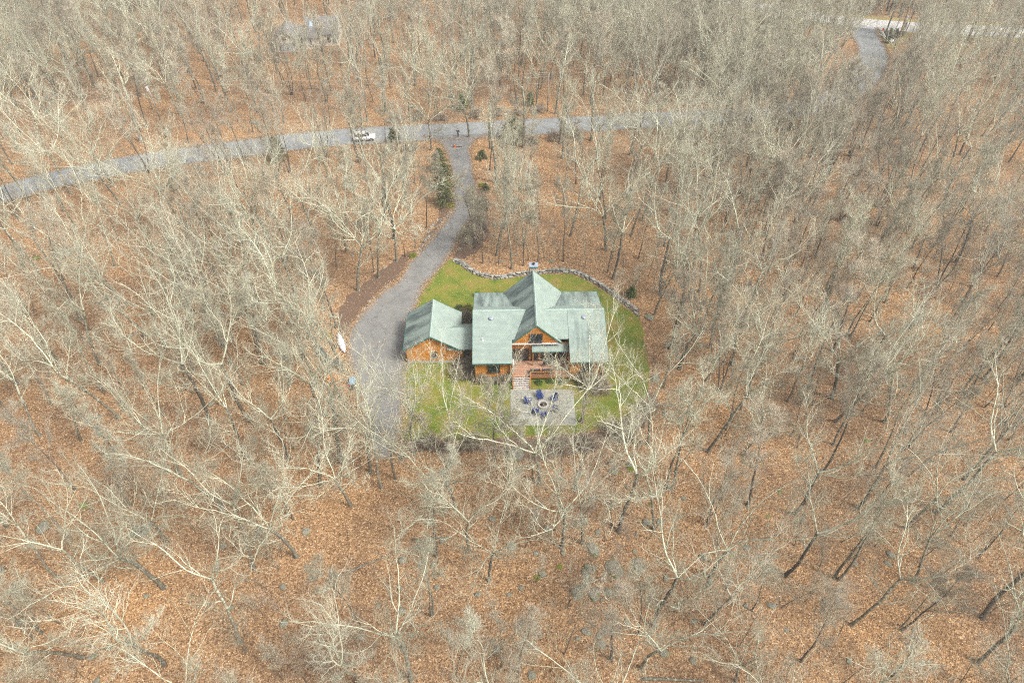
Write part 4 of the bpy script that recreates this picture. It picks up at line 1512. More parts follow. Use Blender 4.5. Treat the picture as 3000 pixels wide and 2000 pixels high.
HERO = {  # trunk feet read from the photograph: (px, py): prototype
    (1582, 1414): 0, (1560, 1402): 7, (1278, 1625): 10, (1272, 1520): 7, (1335, 1490): 13, (1375, 1610): 2, (1648, 1605): 1, (1705, 1590): 14, (1815, 1558): 4,
    (1915, 1550): 2, (1432, 1700): 13, (1330, 1345): 9, (1490, 1410): 8, (1065, 1845): 8, (1045, 1998): 3, (1205, 1990): 0, (1340, 1985): 7, (1515, 1985): 15, (1870, 1857): 8,
    (1915, 1835): 4, (1880, 1955): 2, (1790, 1930): 5, (338, 1325): 8, (720, 1340): 4, (840, 1235): 7, (530, 1390): 1, (745, 1665): 2, (870, 1630): 0, (205, 1575): 6,
    (490, 1590): 13, (655, 1480): 2, (860, 1520): 8, (480, 1720): 0, (300, 1700): 2, (170, 1690): 3, (2073, 1322): 2, (2080, 1685): 1, (2300, 1685): 4, (2450, 1695): 10,
    (2325, 1505): 4, (2515, 1488): 14, (2700, 1250): 11, (2820, 1155): 10, (2590, 1235): 3, (2785, 1265): 8, (2650, 1545): 1, (2670, 1700): 3, (2740, 1500): 2, (2190, 1480): 5,
    (1110, 812): 2, (1088, 713): 7, (1154, 700): 4, (1095, 797): 8, (1217, 725): 7, (1250, 668): 8, (1187, 585): 2, (1477, 670): 4, (1454, 748): 3, (1415, 772): 8,
    (1500, 787): 6, (1533, 779): 8, (1390, 728): 8, (1265, 440): 2, (1374, 402): 2, (1053, 475): 4, (1018, 655): 7, (1796, 817): 4, (1780, 798): 8, (1650, 765): 8, (1575, 768): 7,
    (800, 725): 0, (55, 640): 4, (870, 870): 1, (450, 735): 13, (550, 720): 2, (665, 512): 4, (605, 705): 3, (440, 505): 4, (515, 795): 2, (850, 505): 4, (655, 870): 5,
    (1335, 230): 4, (1445, 285): 6, (1520, 250): 6, (1495, 280): 7, (1530, 262): 7, (1560, 228): 8, (1000, 1350): 12, (1705, 1236): 0, (1450, 1345): 9, (1215, 1330): 9, (1160, 1400): 9,
    (1010, 1090): 2, (985, 960): 5, (1900, 1300): 1, (2010, 1210): 2, (1990, 1080): 0, (1960, 1020): 15, (2060, 960): 2, (1935, 860): 4, (1030, 1480): 1, (940, 1420): 2, (760, 1010): 1, (1000, 1165): 3, (955, 1215): 2, (1085, 1385): 1, (1120, 1430): 3, (1015, 1260): 2, (930, 1130): 1, (1180, 1345): 3,
}

allpos = []          # (x, y, proto, scale, rz, tiltx, tilty)
tr = random.Random(77)
for (px, py), k in HERO.items():
    p = GT(px, py)
    allpos.append((p.x, p.y, k, tr.uniform(.94, 1.08), tr.uniform(0, 6.28), tr.gauss(0, .025), tr.gauss(0, .025)))


def fill_forest():
    rr = random.Random(1234)
    cell = 4.0
    grid = {}

    def put(x, y):
        grid.setdefault((int(x // cell), int(y // cell)), []).append((x, y))

    def near(x, y, d):
        ci, cj = int(x // cell), int(y // cell)
        m = int(d // cell) + 1
        for i in range(ci - m, ci + m + 1):
            for j in range(cj - m, cj + m + 1):
                for q in grid.get((i, j), ()):
                    if (q[0] - x) ** 2 + (q[1] - y) ** 2 < d * d:
                        return True
        return False
    for a in allpos:
        put(a[0], a[1])
    N = 42000
    ys = np.array([rr.uniform(8, 262) for _ in range(N)])
    xs = np.array([rr.uniform(-1, 1) for _ in range(N)])
    xs = xs * (.55 * (ys + 70) + 22)
    dmin = np.full(N, 1e9)
    for c_, w_ in ((road_c, 3.5), (far_c, 3.7)):
        dmin = np.minimum(dmin, poly_dist(c_, xs, ys, False) - w_ - 1.6)
    for p_, buf in [(drive_poly, 1.2), (lawn_poly, 1.0), (HOUSE_BOX, .5), (FAR_HOUSE_BOX, 2.5)]:
        q_ = poly_dist(p_, xs, ys) - buf
        q_[inside(p_, xs, ys)] = -1
        dmin = np.minimum(dmin, q_)
    H_ = np.array([rr.uniform(15, 20) for _ in range(N)])
    rej = np.zeros(N)
    for poly, pr in CLEAR:
        hit = np.zeros(N)
        for fz, dx in ((.55, 0), (.8, 0), (.95, 0), (.75, -2.6), (.75, 2.6), (.35, 0)):
            u, v, _ = proj(xs + dx, ys, H_ * fz)
            hit = np.maximum(hit, inside(poly, u, v) * (pr if fz > .3 else pr * .6))
        rej = np.maximum(rej, hit)
    for i in range(N):
        if dmin[i] < 0 or rr.random() < rej[i]:
            continue
        x, y = float(xs[i]), float(ys[i])
        u, v, _ = proj(x, y, 0)
        dens = mnoise.noise((x * .03, y * .03, 5.5))
        d = 5.0 + dens * 1.9
        if x > 25 and y > 50:
            d -= .8
        if x > 40 and 120 < y < 160:
            d -= .6
        if y > 140:
            d -= .5
        if 300 < u < 1000 and 480 < v < 760:
            d += 1.2
        if y < 48:
            d += .75
        if near(x, y, d):
            continue
        put(x, y)
        if x > 22:
            k = rr.choice((5, 15, 11, 4, 14, 2, 6, 5, 15, 8, 0, 3, 10, 1))
        elif y < 50:
            k = rr.choice((0, 1, 2, 3, 3, 4, 6, 7, 7, 8, 10, 13, 14, 15))
        else:
            k = rr.choice((0, 1, 2, 2, 3, 3, 4, 6, 7, 7, 8, 10, 13, 14, 5))
        allpos.append((x, y, k, rr.choice((.62, .8, .9, .95, 1, 1, 1.05, 1.1)) * rr.uniform(.94, 1.07), rr.uniform(0, 6.28), rr.gauss(0, .035), rr.gauss(0, .035)))


fill_forest()


def vis(x, y, h=17):
    for z in (0, h * .6, h):
        u, v, f = proj(x, y, z)
        if -40 < u < 3040 and -40 < v < 2040:
            return True
    return False


inview = [a for a in allpos if vis(a[0], a[1])]
outview = [a for a in allpos if not vis(a[0], a[1])]
inview.sort(key=lambda a: proj(a[0], a[1], 8)[2])
INDIV = inview[:300]
REST = inview[300:] + outview
print('trees in view', len(inview), 'rest', len(REST))

PROTO_OBJ = {}
for (x, y, k, sc, rz, tx, ty) in INDIV:
    t, c, h, name, look = PROTOS[k]
    o = empty(name, (x, y, terr(x, y)), rz)
    o.rotation_euler = (tx, ty, rz)
    o.scale = (sc * random.Random(int(x * 31 + y)).uniform(.86, 1.2),) * 2 + (sc,)
    zn = zone(x, y)
    tag(o, f'{look} {zn}', 'tree', f'{look} {zn}')
    a = inst('trunk', t, o)
    b = inst('crown', c, o)
    PROTO_OBJ.setdefault(k, (a, b))


def stuff_forest(name, label, rows, sources):
    """one object: points that carry instanced trees"""
    me = bpy.data.meshes.new(name)
    me.from_pydata([(r[0], r[1], terr(r[0], r[1])) for r in rows], [], [])
    keys = sorted(sources)
    at = me.attributes.new('proto', 'INT', 'POINT')
    at.data.foreach_set('value', [keys.index(r[2]) if r[2] in keys else 0 for r in rows])
    at = me.attributes.new('scl', 'FLOAT', 'POINT')
    at.data.foreach_set('value', [r[3] for r in rows])
    at = me.attributes.new('rot', 'FLOAT_VECTOR', 'POINT')
    at.data.foreach_set('vector', [v for r in rows for v in (r[5], r[6], r[4])])
    o = bpy.data.objects.new(name, me)
    COL.objects.link(o)
    ng = bpy.data.node_groups.new(name, 'GeometryNodeTree')
    ng.interface.new_socket('Geometry', in_out='INPUT', socket_type='NodeSocketGeometry')
    ng.interface.new_socket('Geometry', in_out='OUTPUT', socket_type='NodeSocketGeometry')
    N, L = ng.nodes, ng.links
    gi = N.new('NodeGroupInput')
    go = N.new('NodeGroupOutput')
    iop = N.new('GeometryNodeInstanceOnPoints')
    L.new(gi.outputs[0], iop.inputs['Points'])
    jn = N.new('GeometryNodeJoinGeometry')
    for k in keys:
        j2 = N.new('GeometryNodeJoinGeometry')
        for ob in sources[k]:
            oi = N.new('GeometryNodeObjectInfo')
            oi.transform_space = 'ORIGINAL'
            oi.inputs['Object'].default_value = ob
            L.new(oi.outputs['Geometry'], j2.inputs[0])
        g2 = N.new('GeometryNodeGeometryToInstance')
        L.new(j2.outputs[0], g2.inputs[0])
        L.new(g2.outputs[0], jn.inputs[0])
    L.new(jn.outputs[0], iop.inputs['Instance'])
    iop.inputs['Pick Instance'].default_value = True

    def na(nm, ty):
        n = N.new('GeometryNodeInputNamedAttribute')
        n.data_type = ty
        n.inputs['Name'].default_value = nm
        return n.outputs['Attribute']
    L.new(na('proto', 'INT'), iop.inputs['Instance Index'])
    L.new(na('scl', 'FLOAT'), iop.inputs['Scale'])
    e = N.new('FunctionNodeEulerToRotation')
    L.new(na('rot', 'FLOAT_VECTOR'), e.inputs[0])
    L.new(e.outputs[0], iop.inputs['Rotation'])
    L.new(iop.outputs[0], go.inputs[0])
    md = o.modifiers.new('trees', 'NODES')
    md.node_group = ng
    o['kind'] = 'stuff'
    o['label'] = label
    o['category'] = 'woodland'
    return o


stuff_forest('woodland', 'bare grey winter woodland reaching away beyond the nearer trees', REST, PROTO_OBJ)


# ------------------------------------------------------------------ saplings and bare shrubs
def scatter_saplings():
    rr = random.Random(991)
    rows = []
    N = 2600
    for _ in range(N):
        y = rr.uniform(14, 230)
        x = rr.uniform(-1, 1) * (.55 * (y + 70) + 10)
        rows.append((x, y))
    X = np.array([r[0] for r in rows]); Y = np.array([r[1] for r in rows])
    bad = np.zeros(len(rows), bool)
    for c_, w_ in ((road_c, 3.6), (far_c, 3.9)):
        bad |= poly_dist(c_, X, Y, False) < w_ + .8
    for p_ in (drive_poly, lawn_poly, HOUSE_BOX, FAR_HOUSE_BOX):
        bad |= inside(p_, X, Y) | (poly_dist(p_, X, Y) < .8)
    out = []
    for i in range(len(rows)):
        if bad[i]:
            continue
        x, y = rows[i]
        skip = False
        u, v, _ = proj(x, y, 3.5)
        for poly, pr in CLEAR:
            if pr > .8 and inside(poly, [u], [v])[0]:
                skip = True
        if skip or mnoise.noise((x * .06, y * .06, 2.2)) < -.15:
            continue
        out.append((x, y, rr.randrange(len(SAPS)), rr.uniform(.7, 1.2), rr.uniform(0, 6.28), rr.gauss(0, .07), rr.gauss(0, .07)))
    out.sort(key=lambda a: proj(a[0], a[1], 3)[2])
    vis_ = [a for a in out if vis(a[0], a[1], 5)]
    ind, rest = vis_[:140], vis_[140:640]
    src = {}
    for (x, y, k, sc, rz, tx, ty) in ind:
        t, c, h, name, look = SAPS[k]
        o = empty(name, (x, y, terr(x, y)), rz)
        o.rotation_euler = (tx, ty, rz)
        o.scale = (sc,) * 3
        zn = zone(x, y)
        tag(o, f'{look} {zn}', 'sapling', f'{look} {zn}')
        a = inst('stem', t, o)
        b = inst('crown', c, o)
        src.setdefault(k, (a, b))
    stuff_forest('understory', 'thin bare saplings and brush under the farther trees', rest, src)


scatter_saplings()


def place_shrub(px, py, k, sc, label, group):
    p = GT(px, py)
    t, c, h, name, look = SHRUBS[k]
    rr = random.Random(int(px * 7 + py))
    o = empty(name, (p.x, p.y, p.z), rr.uniform(0, 6.28))
    o.scale = (sc,) * 3
    tag(o, label, 'shrub', group)
    inst('stems', t, o)
    inst('twigs', c, o)


for i, (x, y) in enumerate([(1402, 1112), (1425, 1116), (1450, 1112), (1470, 1120), (1487, 1112)]):
    place_shrub(x, y, i % 3, .8, 'bare twiggy shrub under the log wall beside the deck stairs', 'shrubs under the log wall')
for i, (x, y) in enumerate([(1365, 1075), (1372, 1092), (1352, 1082), (1340, 1100), (1378, 1108)]):
    place_shrub(x, y, (i + 1) % 3, .9, 'bare twiggy shrub in the corner between garage and log house', 'shrubs by the garage corner')
for i, (x, y) in enumerate([(1700, 1118), (1720, 1124), (1742, 1118), (1762, 1126), (1735, 1140), (1765, 1150)]):
    place_shrub(x, y, i % 3, .95, 'bare twiggy shrub beside the end of the deck rail', 'shrubs beyond the deck end')
for i, (x, y) in enumerate([(1398, 590), (1408, 615), (1400, 645), (1390, 672), (1378, 690), (1412, 670), (1396, 700), (1366, 712)]):
    place_shrub(x, y, i % 3, 1.1, 'bare brushy shrub in the bed on the stone wall side of the driveway', 'shrubs beside the driveway')
for i, (x, y) in enumerate([(1358, 933), (1366, 945), (1374, 938)]):
    place_shrub(x, y, i % 3, .7, 'bare shrub in the gap between the link roof and the lawn', 'shrubs behind the link roof')
for i, (x, y) in enumerate([(1160, 360), (1220, 352), (1290, 350), (1400, 342), (1460, 338), (1520, 336), (1580, 332), (1500, 420), (1560, 418), (1620, 410), (1690, 404), (1200, 440), (1150, 445)]):
    place_shrub(x, y, i % 3, 1.1, 'bare brush along the edge of the grey road', 'roadside brush')
for i, (x, y) in enumerate([(1790, 1270), (1830, 1262), (1870, 1240), (1900, 1210), (1850, 1290), (1720, 1300), (1640, 1310), (1380, 1305), (1320, 1310), (1260, 1308)]):
    place_shrub(x, y, i % 3, 1.0, 'bare shrub in the mulch strip along the lawn edge', 'shrubs in the lawn edge bed')

# ------------------------------------------------------------------ evergreens and leafy shrubs
def make_conifer(seed, H, rad, mat, density=1.0, low=.05):
    rng = np.random.default_rng(seed)
    tr_ = MB().tube([(0, 0, -.1), (.03, .02, H * .5), (0, 0, H)], [H * .018 + .02, H * .012 + .01, .01], 7)
    n = int(60 * density)
    z = np.linspace(low, .98, n) * H
    az = np.arange(n) * 2.399 + rng.normal(0, .3, n)
    L = rad * (1 - z / H) ** .8 * rng.uniform(.7, 1.15, n) + .12
    d = np.stack([np.cos(az), np.sin(az), rng.uniform(-.15, .35, n)], 1)
    P = grow(rng, np.stack([z * 0, z * 0, z], 1), d, L, 5, .08, -.03)
    V, F = tubes(P, taper(np.full(n, .02), 5, .3), 3)
    groups = [(V, F, 0)]
    # needle sprays
    m = 26
    t = rng.uniform(.15, 1, (n, m))
    f = t * 4
    i = np.minimum(f.astype(int), 3)
    w = (f - i)[..., None]
    b = np.arange(n)[:, None]
    pos = (P[b, i] * (1 - w) + P[b, i + 1] * w).reshape(-1, 3)
    pos = pos + rng.normal(0, .05 * rad, pos.shape) * np.array([1, 1, .6])
    out = nrm(np.repeat(d, m, 0) + rng.normal(0, .5, pos.shape))
    side = nrm(np.cross(out, rng.normal(0, 1, pos.shape)))
    s = (.16 + .10 * rad / 2) * rng.uniform(.6, 1.3, (len(pos), 1))
    V = np.stack([pos - side * s * .3, pos + out * s * .5 - side * s * .22, pos + out * s, pos + side * s * .3], 1).reshape(-1, 3)
    groups.append((V, np.arange(len(pos) * 4).reshape(-1, 4), 1))
    cm = np_mesh('crown', groups, ['bark_dark', mat], False)
    tm = bpy.data.meshes.new('trunk')
    tm.from_pydata(tr_.v, [], tr_.f)
    tm.materials.append(MATS['bark_dark'])
    return tm, cm


def make_bush(seed, w, h, mat, n=900, size=.1):
    rng = np.random.default_rng(seed)
    a = nrm(rng.normal(0, 1, (n, 3)))
    a[:, 2] = np.abs(a[:, 2])
    lump = 1 + .22 * np.sin(a[:, 0] * 5 + seed) * np.cos(a[:, 1] * 6 - seed)
    p = a * (rng.uniform(.45, 1, (n, 1)) ** .5) * lump[:, None] * np.array([w, w, h])
    V, F = leaf_quads(rng, p, size)
    st = grow(rng, np.zeros((9, 3)), nrm(rng.normal(0, .6, (9, 3)) + np.array([0, 0, 1.1])), np.full(9, h * .9), 4, .1, .03)
    V2, F2 = tubes(st, taper(np.full(9, .02), 4, .3), 4)
    return np_mesh('foliage', [(V, F, 0)], [mat], False), np_mesh('stems', [(V2, F2, 0)], ['bark_dark'])


def place_conifer(px, py, seed, H, rad, mat, label, density=1.0, name='pine_tree', group=None, low=.05):
    p = GT(px, py)
    tm, cm = make_conifer(seed, H, rad, mat, density, low)
    o = empty(name, (p.x, p.y, p.z), seed)
    tag(o, label, 'evergreen', group)
    inst('trunk', tm, o)
    inst('crown', cm, o)


place_conifer(1306, 598, 3, 5.0, 2.5, 'needles', 'dark green hemlock leaning over the driveway edge, lowest of three', 1.5, 'hemlock_tree')
place_conifer(1302, 552, 4, 5.4, 2.6, 'needles', 'dark green hemlock, middle of three beside the driveway', 1.5, 'hemlock_tree')
place_conifer(1290, 500, 6, 4.8, 2.2, 'needles', 'dark green hemlock of the driveway row closest to the road', 1.4, 'hemlock_tree')
place_conifer(1502, 408, 7, 5.0, 3.6, 'needles', 'large dark evergreen at the road edge behind a pale bare tree', 1.8, 'hemlock_tree')
place_conifer(1356, 322, 8, 3.4, 1.6, 'needles_light', 'small bright green pine across the road from the person', 1.2)
place_conifer(1553, 308, 9, 3.0, 1.2, 'needles_light', 'small bright pine beside the grey utility pole', 1.1)
place_conifer(818, 470, 10, 5.0, 2.4, 'needles', 'dark evergreen sapling under a bare tree by the road', 1.2)
place_conifer(1848, 868, 12, 2.0, 1.0, 'needles_light', 'low bushy pine outside the stone wall', 1.2)
place_conifer(1155, 420, 13, 3.5, 1.6, 'needles', 'green evergreen beside the white car', 1.1)
place_conifer(1424, 560, 14, 1.5, 1.0, 'needles', 'dim green evergreen shrub among driveway brush', 1.0)
place_conifer(1412, 465, 15, 1.8, 1.3, 'needles', 'dark evergreen at the driveway mouth, brush side', 1.1)


def place_bush(px, py, seed, w, h, mat, label, n=900, size=.1, z=0, group=None):
    p = GT(px, py)
    f, s = make_bush(seed, w, h, mat, n, size)
    o = empty('leafy_shrub', (p.x, p.y, p.z), seed)
    tag(o, label, 'shrub', group)
    inst('stems', s, o)
    inst('foliage', f, o)


place_bush(1210, 752, 3, .6, .75, 'shrub_leaf', 'yellow green leafy shrub beside the orange wooden pole')
place_bush(1401, 868, 4, .6, 1.3, 'shrub_leaf', 'yellow green shrub behind the back wall of the log house', 700)
place_bush(1372, 905, 5, .8, 1.0, 'shrub_leaf', 'pale green shrub by the garage back step', 800)
place_bush(1345, 905, 15, .7, .8, 'shrub_green', 'green shrub touching the garage roof corner', 700)
for i, (x, y) in enumerate([(1578, 1122), (1612, 1118), (1645, 1120)]):
    place_bush(x, y, 6 + i, .55, .6, 'shrub_green', 'rounded green shrub planted along the foot of the deck rail', 800, .09, group='green shrubs below the deck rail')
place_bush(1412, 545, 11, .7, .7, 'shrub_leaf', 'olive shrub on the brushy side of the driveway', 600)
place_bush(955, 985, 12, .9, .9, 'shrub_leaf', 'yellowish shrub next to the upturned canoe', 600)
place_bush(1318, 605, 13, .9, .5, 'shrub_leaf', 'low mossy green shrub at the foot of the driveway hemlocks', 600)


# ------------------------------------------------------------------ rocks
def rock_mesh(seed, sub=2, flat=.7, mat='boulder_rock', rough=.28):
    bm = bmesh.new()
    bmesh.ops.create_icosphere(bm, subdivisions=sub, radius=1)
    o = Vector((seed * 3.7, seed * 1.3, seed * .7))
    for v in bm.verts:
        n1 = mnoise.noise(v.co * .9 + o)
        n2 = mnoise.noise(v.co * 2.3 + o * 2)
        c = v.co.copy()
        # facet: pull towards planes
        v.co = c * (1 + rough * 1.3 * n1 + rough * .5 * n2)
        v.co.z *= flat
        if v.co.z < -.28:
            v.co.z = -.28
    me = bpy.data.meshes.new('rock')
    bm.to_mesh(me)
    bm.free()
    me.materials.append(MATS[mat])
    return me


ROCKS = [rock_mesh(i, 2, .5 + .06 * (i % 4)) for i in range(7)]
STONES = [rock_mesh(20 + i, 1, .75, 'wall_stone', .34) for i in range(9)]


def build_stone_wall():
    p0 = wall_path[0]
    W = empty('stone_wall', (p0[0], p0[1], 0))
    tag(W, 'curved dry stone wall of grey fieldstones behind the log house lawn', 'wall')
    rr = random.Random(21)
    pts = [Vector(p) for p in wall_path]
    cum = [0]
    for a, b in zip(pts, pts[1:]):
        cum.append(cum[-1] + (b - a).length)
    tot = cum[-1]

    def at(s):
        s = min(max(s, 0), tot - 1e-4)
        i = next(j for j in range(len(cum) - 1) if cum[j + 1] >= s)
        t = (s - cum[i]) / (cum[i + 1] - cum[i])
        d = (pts[i + 1] - pts[i]).normalized()
        return pts[i].lerp(pts[i + 1], t), Vector((-d.y, d.x)), math.atan2(d.y, d.x)
    for off, z0, smin, smax in ((-.33, .10, .4, 1.1), (.28, .12, .35, 1.0), (-.12, .36, .45, 1.15)):
        s = 0
        while s < tot:
            L = rr.uniform(smin, smax)
            p, n, a = at(s + L / 2)
            hh = rr.uniform(.17, .26)
            o = inst('stone', rr.choice(STONES), W, (p.x + n.x * (off + rr.uniform(-.07, .07)) - p0[0], p.y + n.y * (off + rr.uniform(-.07, .07)) - p0[1], z0 + rr.uniform(-.03, .05)),
                     (rr.uniform(-.2, .2), rr.uniform(-.15, .15), a + rr.uniform(-.3, .3) + rr.choice((0, math.pi))), (L * .50, rr.uniform(.20, .36), hh * rr.uniform(.8, 1.4)))
            s += L * .95
    return W


build_stone_wall()

BOULDERS = [  # px, py, half width m, label
    (1903, 930, 1.0, 'big grey flat-topped boulder at the end of the stone wall'), (745, 714, 1.1, 'big rounded grey boulder in open leaves between road and garage'),
    (1868, 922, .45, 'small grey boulder touching the big boulder at the wall end'), (1920, 1110, .9, 'low mossy flat boulder at the lawn edge below the wall end'),
    (1053, 706, .55, 'grey boulder under the row of trunks near the orange pole'), (1065, 724, .45, 'pale boulder just below a larger one near the orange pole'),
    (1032, 748, .45, 'grey boulder half sunk in leaves left of the driveway trees'), (1158, 764, .4, 'pale boulder on the mulch edge by the orange pole'), (1126, 784, .4, 'rounded pale boulder beside the mulch bed'),
    (1347, 727, .4, 'pale boulder in the mulch on the stone wall side of the driveway'), (1257, 690, .35, 'grey boulder in the driveway edge bed'),
    (1322, 285, 1.0, 'upright grey boulder across the road near the small pine'), (1205, 313, 1.1, 'low pale boulder on the far road bank'), (1460, 293, .9, 'low boulder row on the bank across the road'),
    (1350, 277, .8, 'mossy boulder beside the upright boulder across the road'), (748, 358, 1.3, 'dark brushy boulder on the far road verge'), (180, 745, 1.5, 'large dark boulder in the woods below the road bend'),
    (410, 1555, 1.3, 'dark mossy boulder under a spreading oak below the parking area'), (760, 1558, .8, 'mossy boulder alone in leaves far below the parking area'), (125, 1545, 1.1, 'flat grey boulder in the leaves far from the parking area'),
    (1300, 1580, .6, 'long grey rock beside a twin trunk'), (1510, 1330, 1.4, 'broad pale flat boulder in the mulch strip below the lawn'), (1740, 1610, 1.0, 'tilted grey boulder above the fallen log'),
    (1800, 1665, 1.5, 'long mossy boulder with a dark hollow beside the fallen log'), (1730, 1665, .8, 'mossy rock at the dark hollow end'), (1715, 1685, .5, 'small mossy rock between hollow and log'),
    (1870, 1655, 1.0, 'flat grey boulder past the mossy long boulder'), (1690, 1740, .7, 'jagged grey rock below the fallen log'), (1740, 1740, .8, 'broken grey rock pile below the fallen log'), (1785, 1735, .7, 'pointed grey rock below the fallen log'),
    (1800, 1380, .7, 'grey boulder on the leafy slope past the mulch strip'), (1845, 1360, .5, 'mossy green boulder on the slope below the lawn corner'), (1935, 1530, .6, 'bright mossy rock at a tree foot'), (1895, 1530, .7, 'dark rock beside the bright mossy rock'),
    (1625, 1405, .5, 'grey rock beside the patio oak'), (2610, 1625, .7, 'mossy boulder in open leaves far right slope away from rocks'), (2600, 1650, .5, 'grey rock next to a mossy boulder on the open slope'),
    (2060, 1630, .6, 'long grey log-like rock on the open slope'), (1720, 1850, .6, 'split grey rock below the rock pile'), (1590, 1680, .5, 'small mossy rock under the fallen log end'), (1180, 1640, .6, 'mossy rock under the trees below the parking area'),
    (1270, 1655, .5, 'grey rock near a twin trunk foot'), (1500, 1600, .7, 'low mossy boulder under the bushy oak'), (1570, 1620, .4, 'small pale rock in leaf litter below the patio'), (1280, 1720, .5, 'flat rock in leaf litter below the twin trunk'),
    (1450, 690, .4, 'grey rock between driveway brush and stone wall'), (1500, 745, .5, 'grey rock in leaves just behind the stone wall'), (1615, 765, .5, 'grey rock cluster behind the chimney'), (1470, 765, .4, 'low grey rock outside the stone wall'),
    (985, 690, .5, 'flat grey rock among leaves left of the driveway trees'), (1165, 620, .5, 'grey rock in the leaves midway to the road'), (880, 780, .6, 'round pale boulder in the leaves above the parking area'), (850, 945, .7, 'grey boulder in the woods above the woodpile'),
    (2330, 1050, .6, 'grey boulder deep in the right woods'), (1990, 1045, .5, 'pale rock on leaves past the lawn boulder'), (1955, 1010, .6, 'pale flat rock near the lawn boulder'),
    (1230, 1185, .0, ''),
]
_rr = random.Random(31)
for (x, y, r_, lab) in BOULDERS:
    if not lab:
        continue
    p = GT(x, y)
    r_ *= .85
    o = inst('boulder', _rr.choice(ROCKS), None, (p.x, p.y, p.z - .06 * r_), (_rr.uniform(-.15, .15), _rr.uniform(-.15, .15), _rr.uniform(0, 6.28)), (r_ * _rr.uniform(.9, 1.15), r_ * _rr.uniform(.75, 1.0), r_ * _rr.uniform(.75, 1.0)))
    tag(o, lab, 'boulder')


def edge_stones(path_px, n, label, group, seed):
    rr = random.Random(seed)
    for i in range(n):
        t = i / (n - 1) * (len(path_px) - 1)
        k = min(int(t), len(path_px) - 2)
        f = t - k
        x = path_px[k][0] * (1 - f) + path_px[k + 1][0] * f + rr.uniform(-3, 3)
        y = path_px[k][1] * (1 - f) + path_px[k + 1][1] * f + rr.uniform(-3, 3)
        p = GT(x, y)
        s = rr.uniform(.10, .27)
        o = inst('edging_stone', rr.choice(STONES), None, (p.x, p.y, p.z + .05), (rr.uniform(-.2, .2), rr.uniform(-.2, .2), rr.uniform(0, 6)), (s * 1.2, s, s * .75))
        tag(o, label, 'stone', group)


edge_stones([(1320, 622), (1305, 640), (1280, 668), (1255, 698), (1228, 728)], 26, 'grey edging stone along the woods side of the driveway bend', 'edging stones along the driveway', 5)
edge_stones([(1290, 640), (1270, 655), (1255, 680)], 12, 'grey stone on the leafy bank beside the driveway bend', 'stones on the driveway bank', 6)
edge_stones([(1130, 842), (1090, 880), (1050, 925)], 10, 'pale stone between the mulch bed and the parking area', 'stones along the parking area', 7)
edge_stones([(1394, 560), (1410, 610), (1400, 660), (1372, 700), (1345, 735)], 16, 'grey stone in the brushy bed beside the driveway', 'stones in the brushy driveway bed', 8)


# scattered small rocks in the leaf litter
def small_rocks():
    rr = random.Random(55)
    k = 0
    while k < 120:
        x, y = rr.uniform(0, 3000), rr.uniform(420, 2000)
        if rr.random() > (.9 if 1200 < x < 2050 and y > 1350 else .35):
            continue
        p = GT(x, y)
        if min(float(poly_dist(drive_poly, [p.x], [p.y])[0]), float(poly_dist(lawn_poly, [p.x], [p.y])[0])) < .8:
            continue
        if any(inside(q, [p.x], [p.y])[0] for q in (drive_poly, lawn_poly, HOUSE_BOX)) or poly_dist(road_c, [p.x], [p.y], False)[0] < 4.5:
            continue
        s = rr.uniform(.18, .45)
        o = inst('rock', rr.choice(ROCKS), None, (p.x, p.y, p.z + .02), (rr.uniform(-.2, .2), rr.uniform(-.2, .2), rr.uniform(0, 6)), (s * 1.2, s, s * .8))
        zn = zone(p.x, p.y)
        tag(o, f'small grey rock {zn}', 'rock', f'small rocks {zn}')
        k += 1


small_rocks()


def moss_patches():
    rr = random.Random(66)
    for (x, y, r_) in [(1640, 1660, .4), (1850, 1370, .8), (2135, 1400, .35), (2145, 1625, .4), (2250, 1510, .35), (2540, 1290, .5), (2285, 1440, .35), (245, 1480, .6), (1805, 1385, .5), (1575, 1690, .4), (105, 755, .7), (2580, 1585, .4), (1905, 1475, .3)]:
        p = GT(x, y)
        pts = [(p.x + r_ * rr.uniform(.6, 1.2) * math.cos(a), p.y + r_ * rr.uniform(.5, 1) * math.sin(a)) for a in np.linspace(0, 6.28, 11)[:-1]]
        m = MB()
        m.v = [(p.x, p.y, p.z + .12)] + [(a, b, terr(a, b) - .02) for a, b in pts]
        m.f = [(0, i + 1, (i + 1) % 10 + 1) for i in range(10)]
        o = m.build('moss_patch', 'moss', smooth=True)
        zn = zone(p.x, p.y)
        tag(o, f'green moss cushion {zn}', 'moss', f'moss cushions {zn}')


moss_patches()


def fallen_log(a, b, r_, label):
    p, q = GT(*a), GT(*b)
    o = empty('fallen_log', (p.x, p.y, p.z))
    tag(o, label, 'log')
    d = q - p
    rr = random.Random(int(a[0]))
    pts = [Vector((0, 0, r_ * .8)) + d * t + Vector((rr.uniform(-.08, .08), rr.uniform(-.08, .08), 0)) for t in (0, .25, .5, .75, 1)]
    MB().tube(pts, [r_ * (1 - .12 * i) for i in range(5)], 9).build('trunk', 'bark_trunk', o, True)
    for t in (.45, .7):
        s = d * t + Vector((0, 0, r_))
        MB().tube([s, s + Vector((rr.uniform(-.6, .6), rr.uniform(-.3, .6), .5))], [r_ * .3, .01], 5).build('branch_stub', 'bark_limb', o)


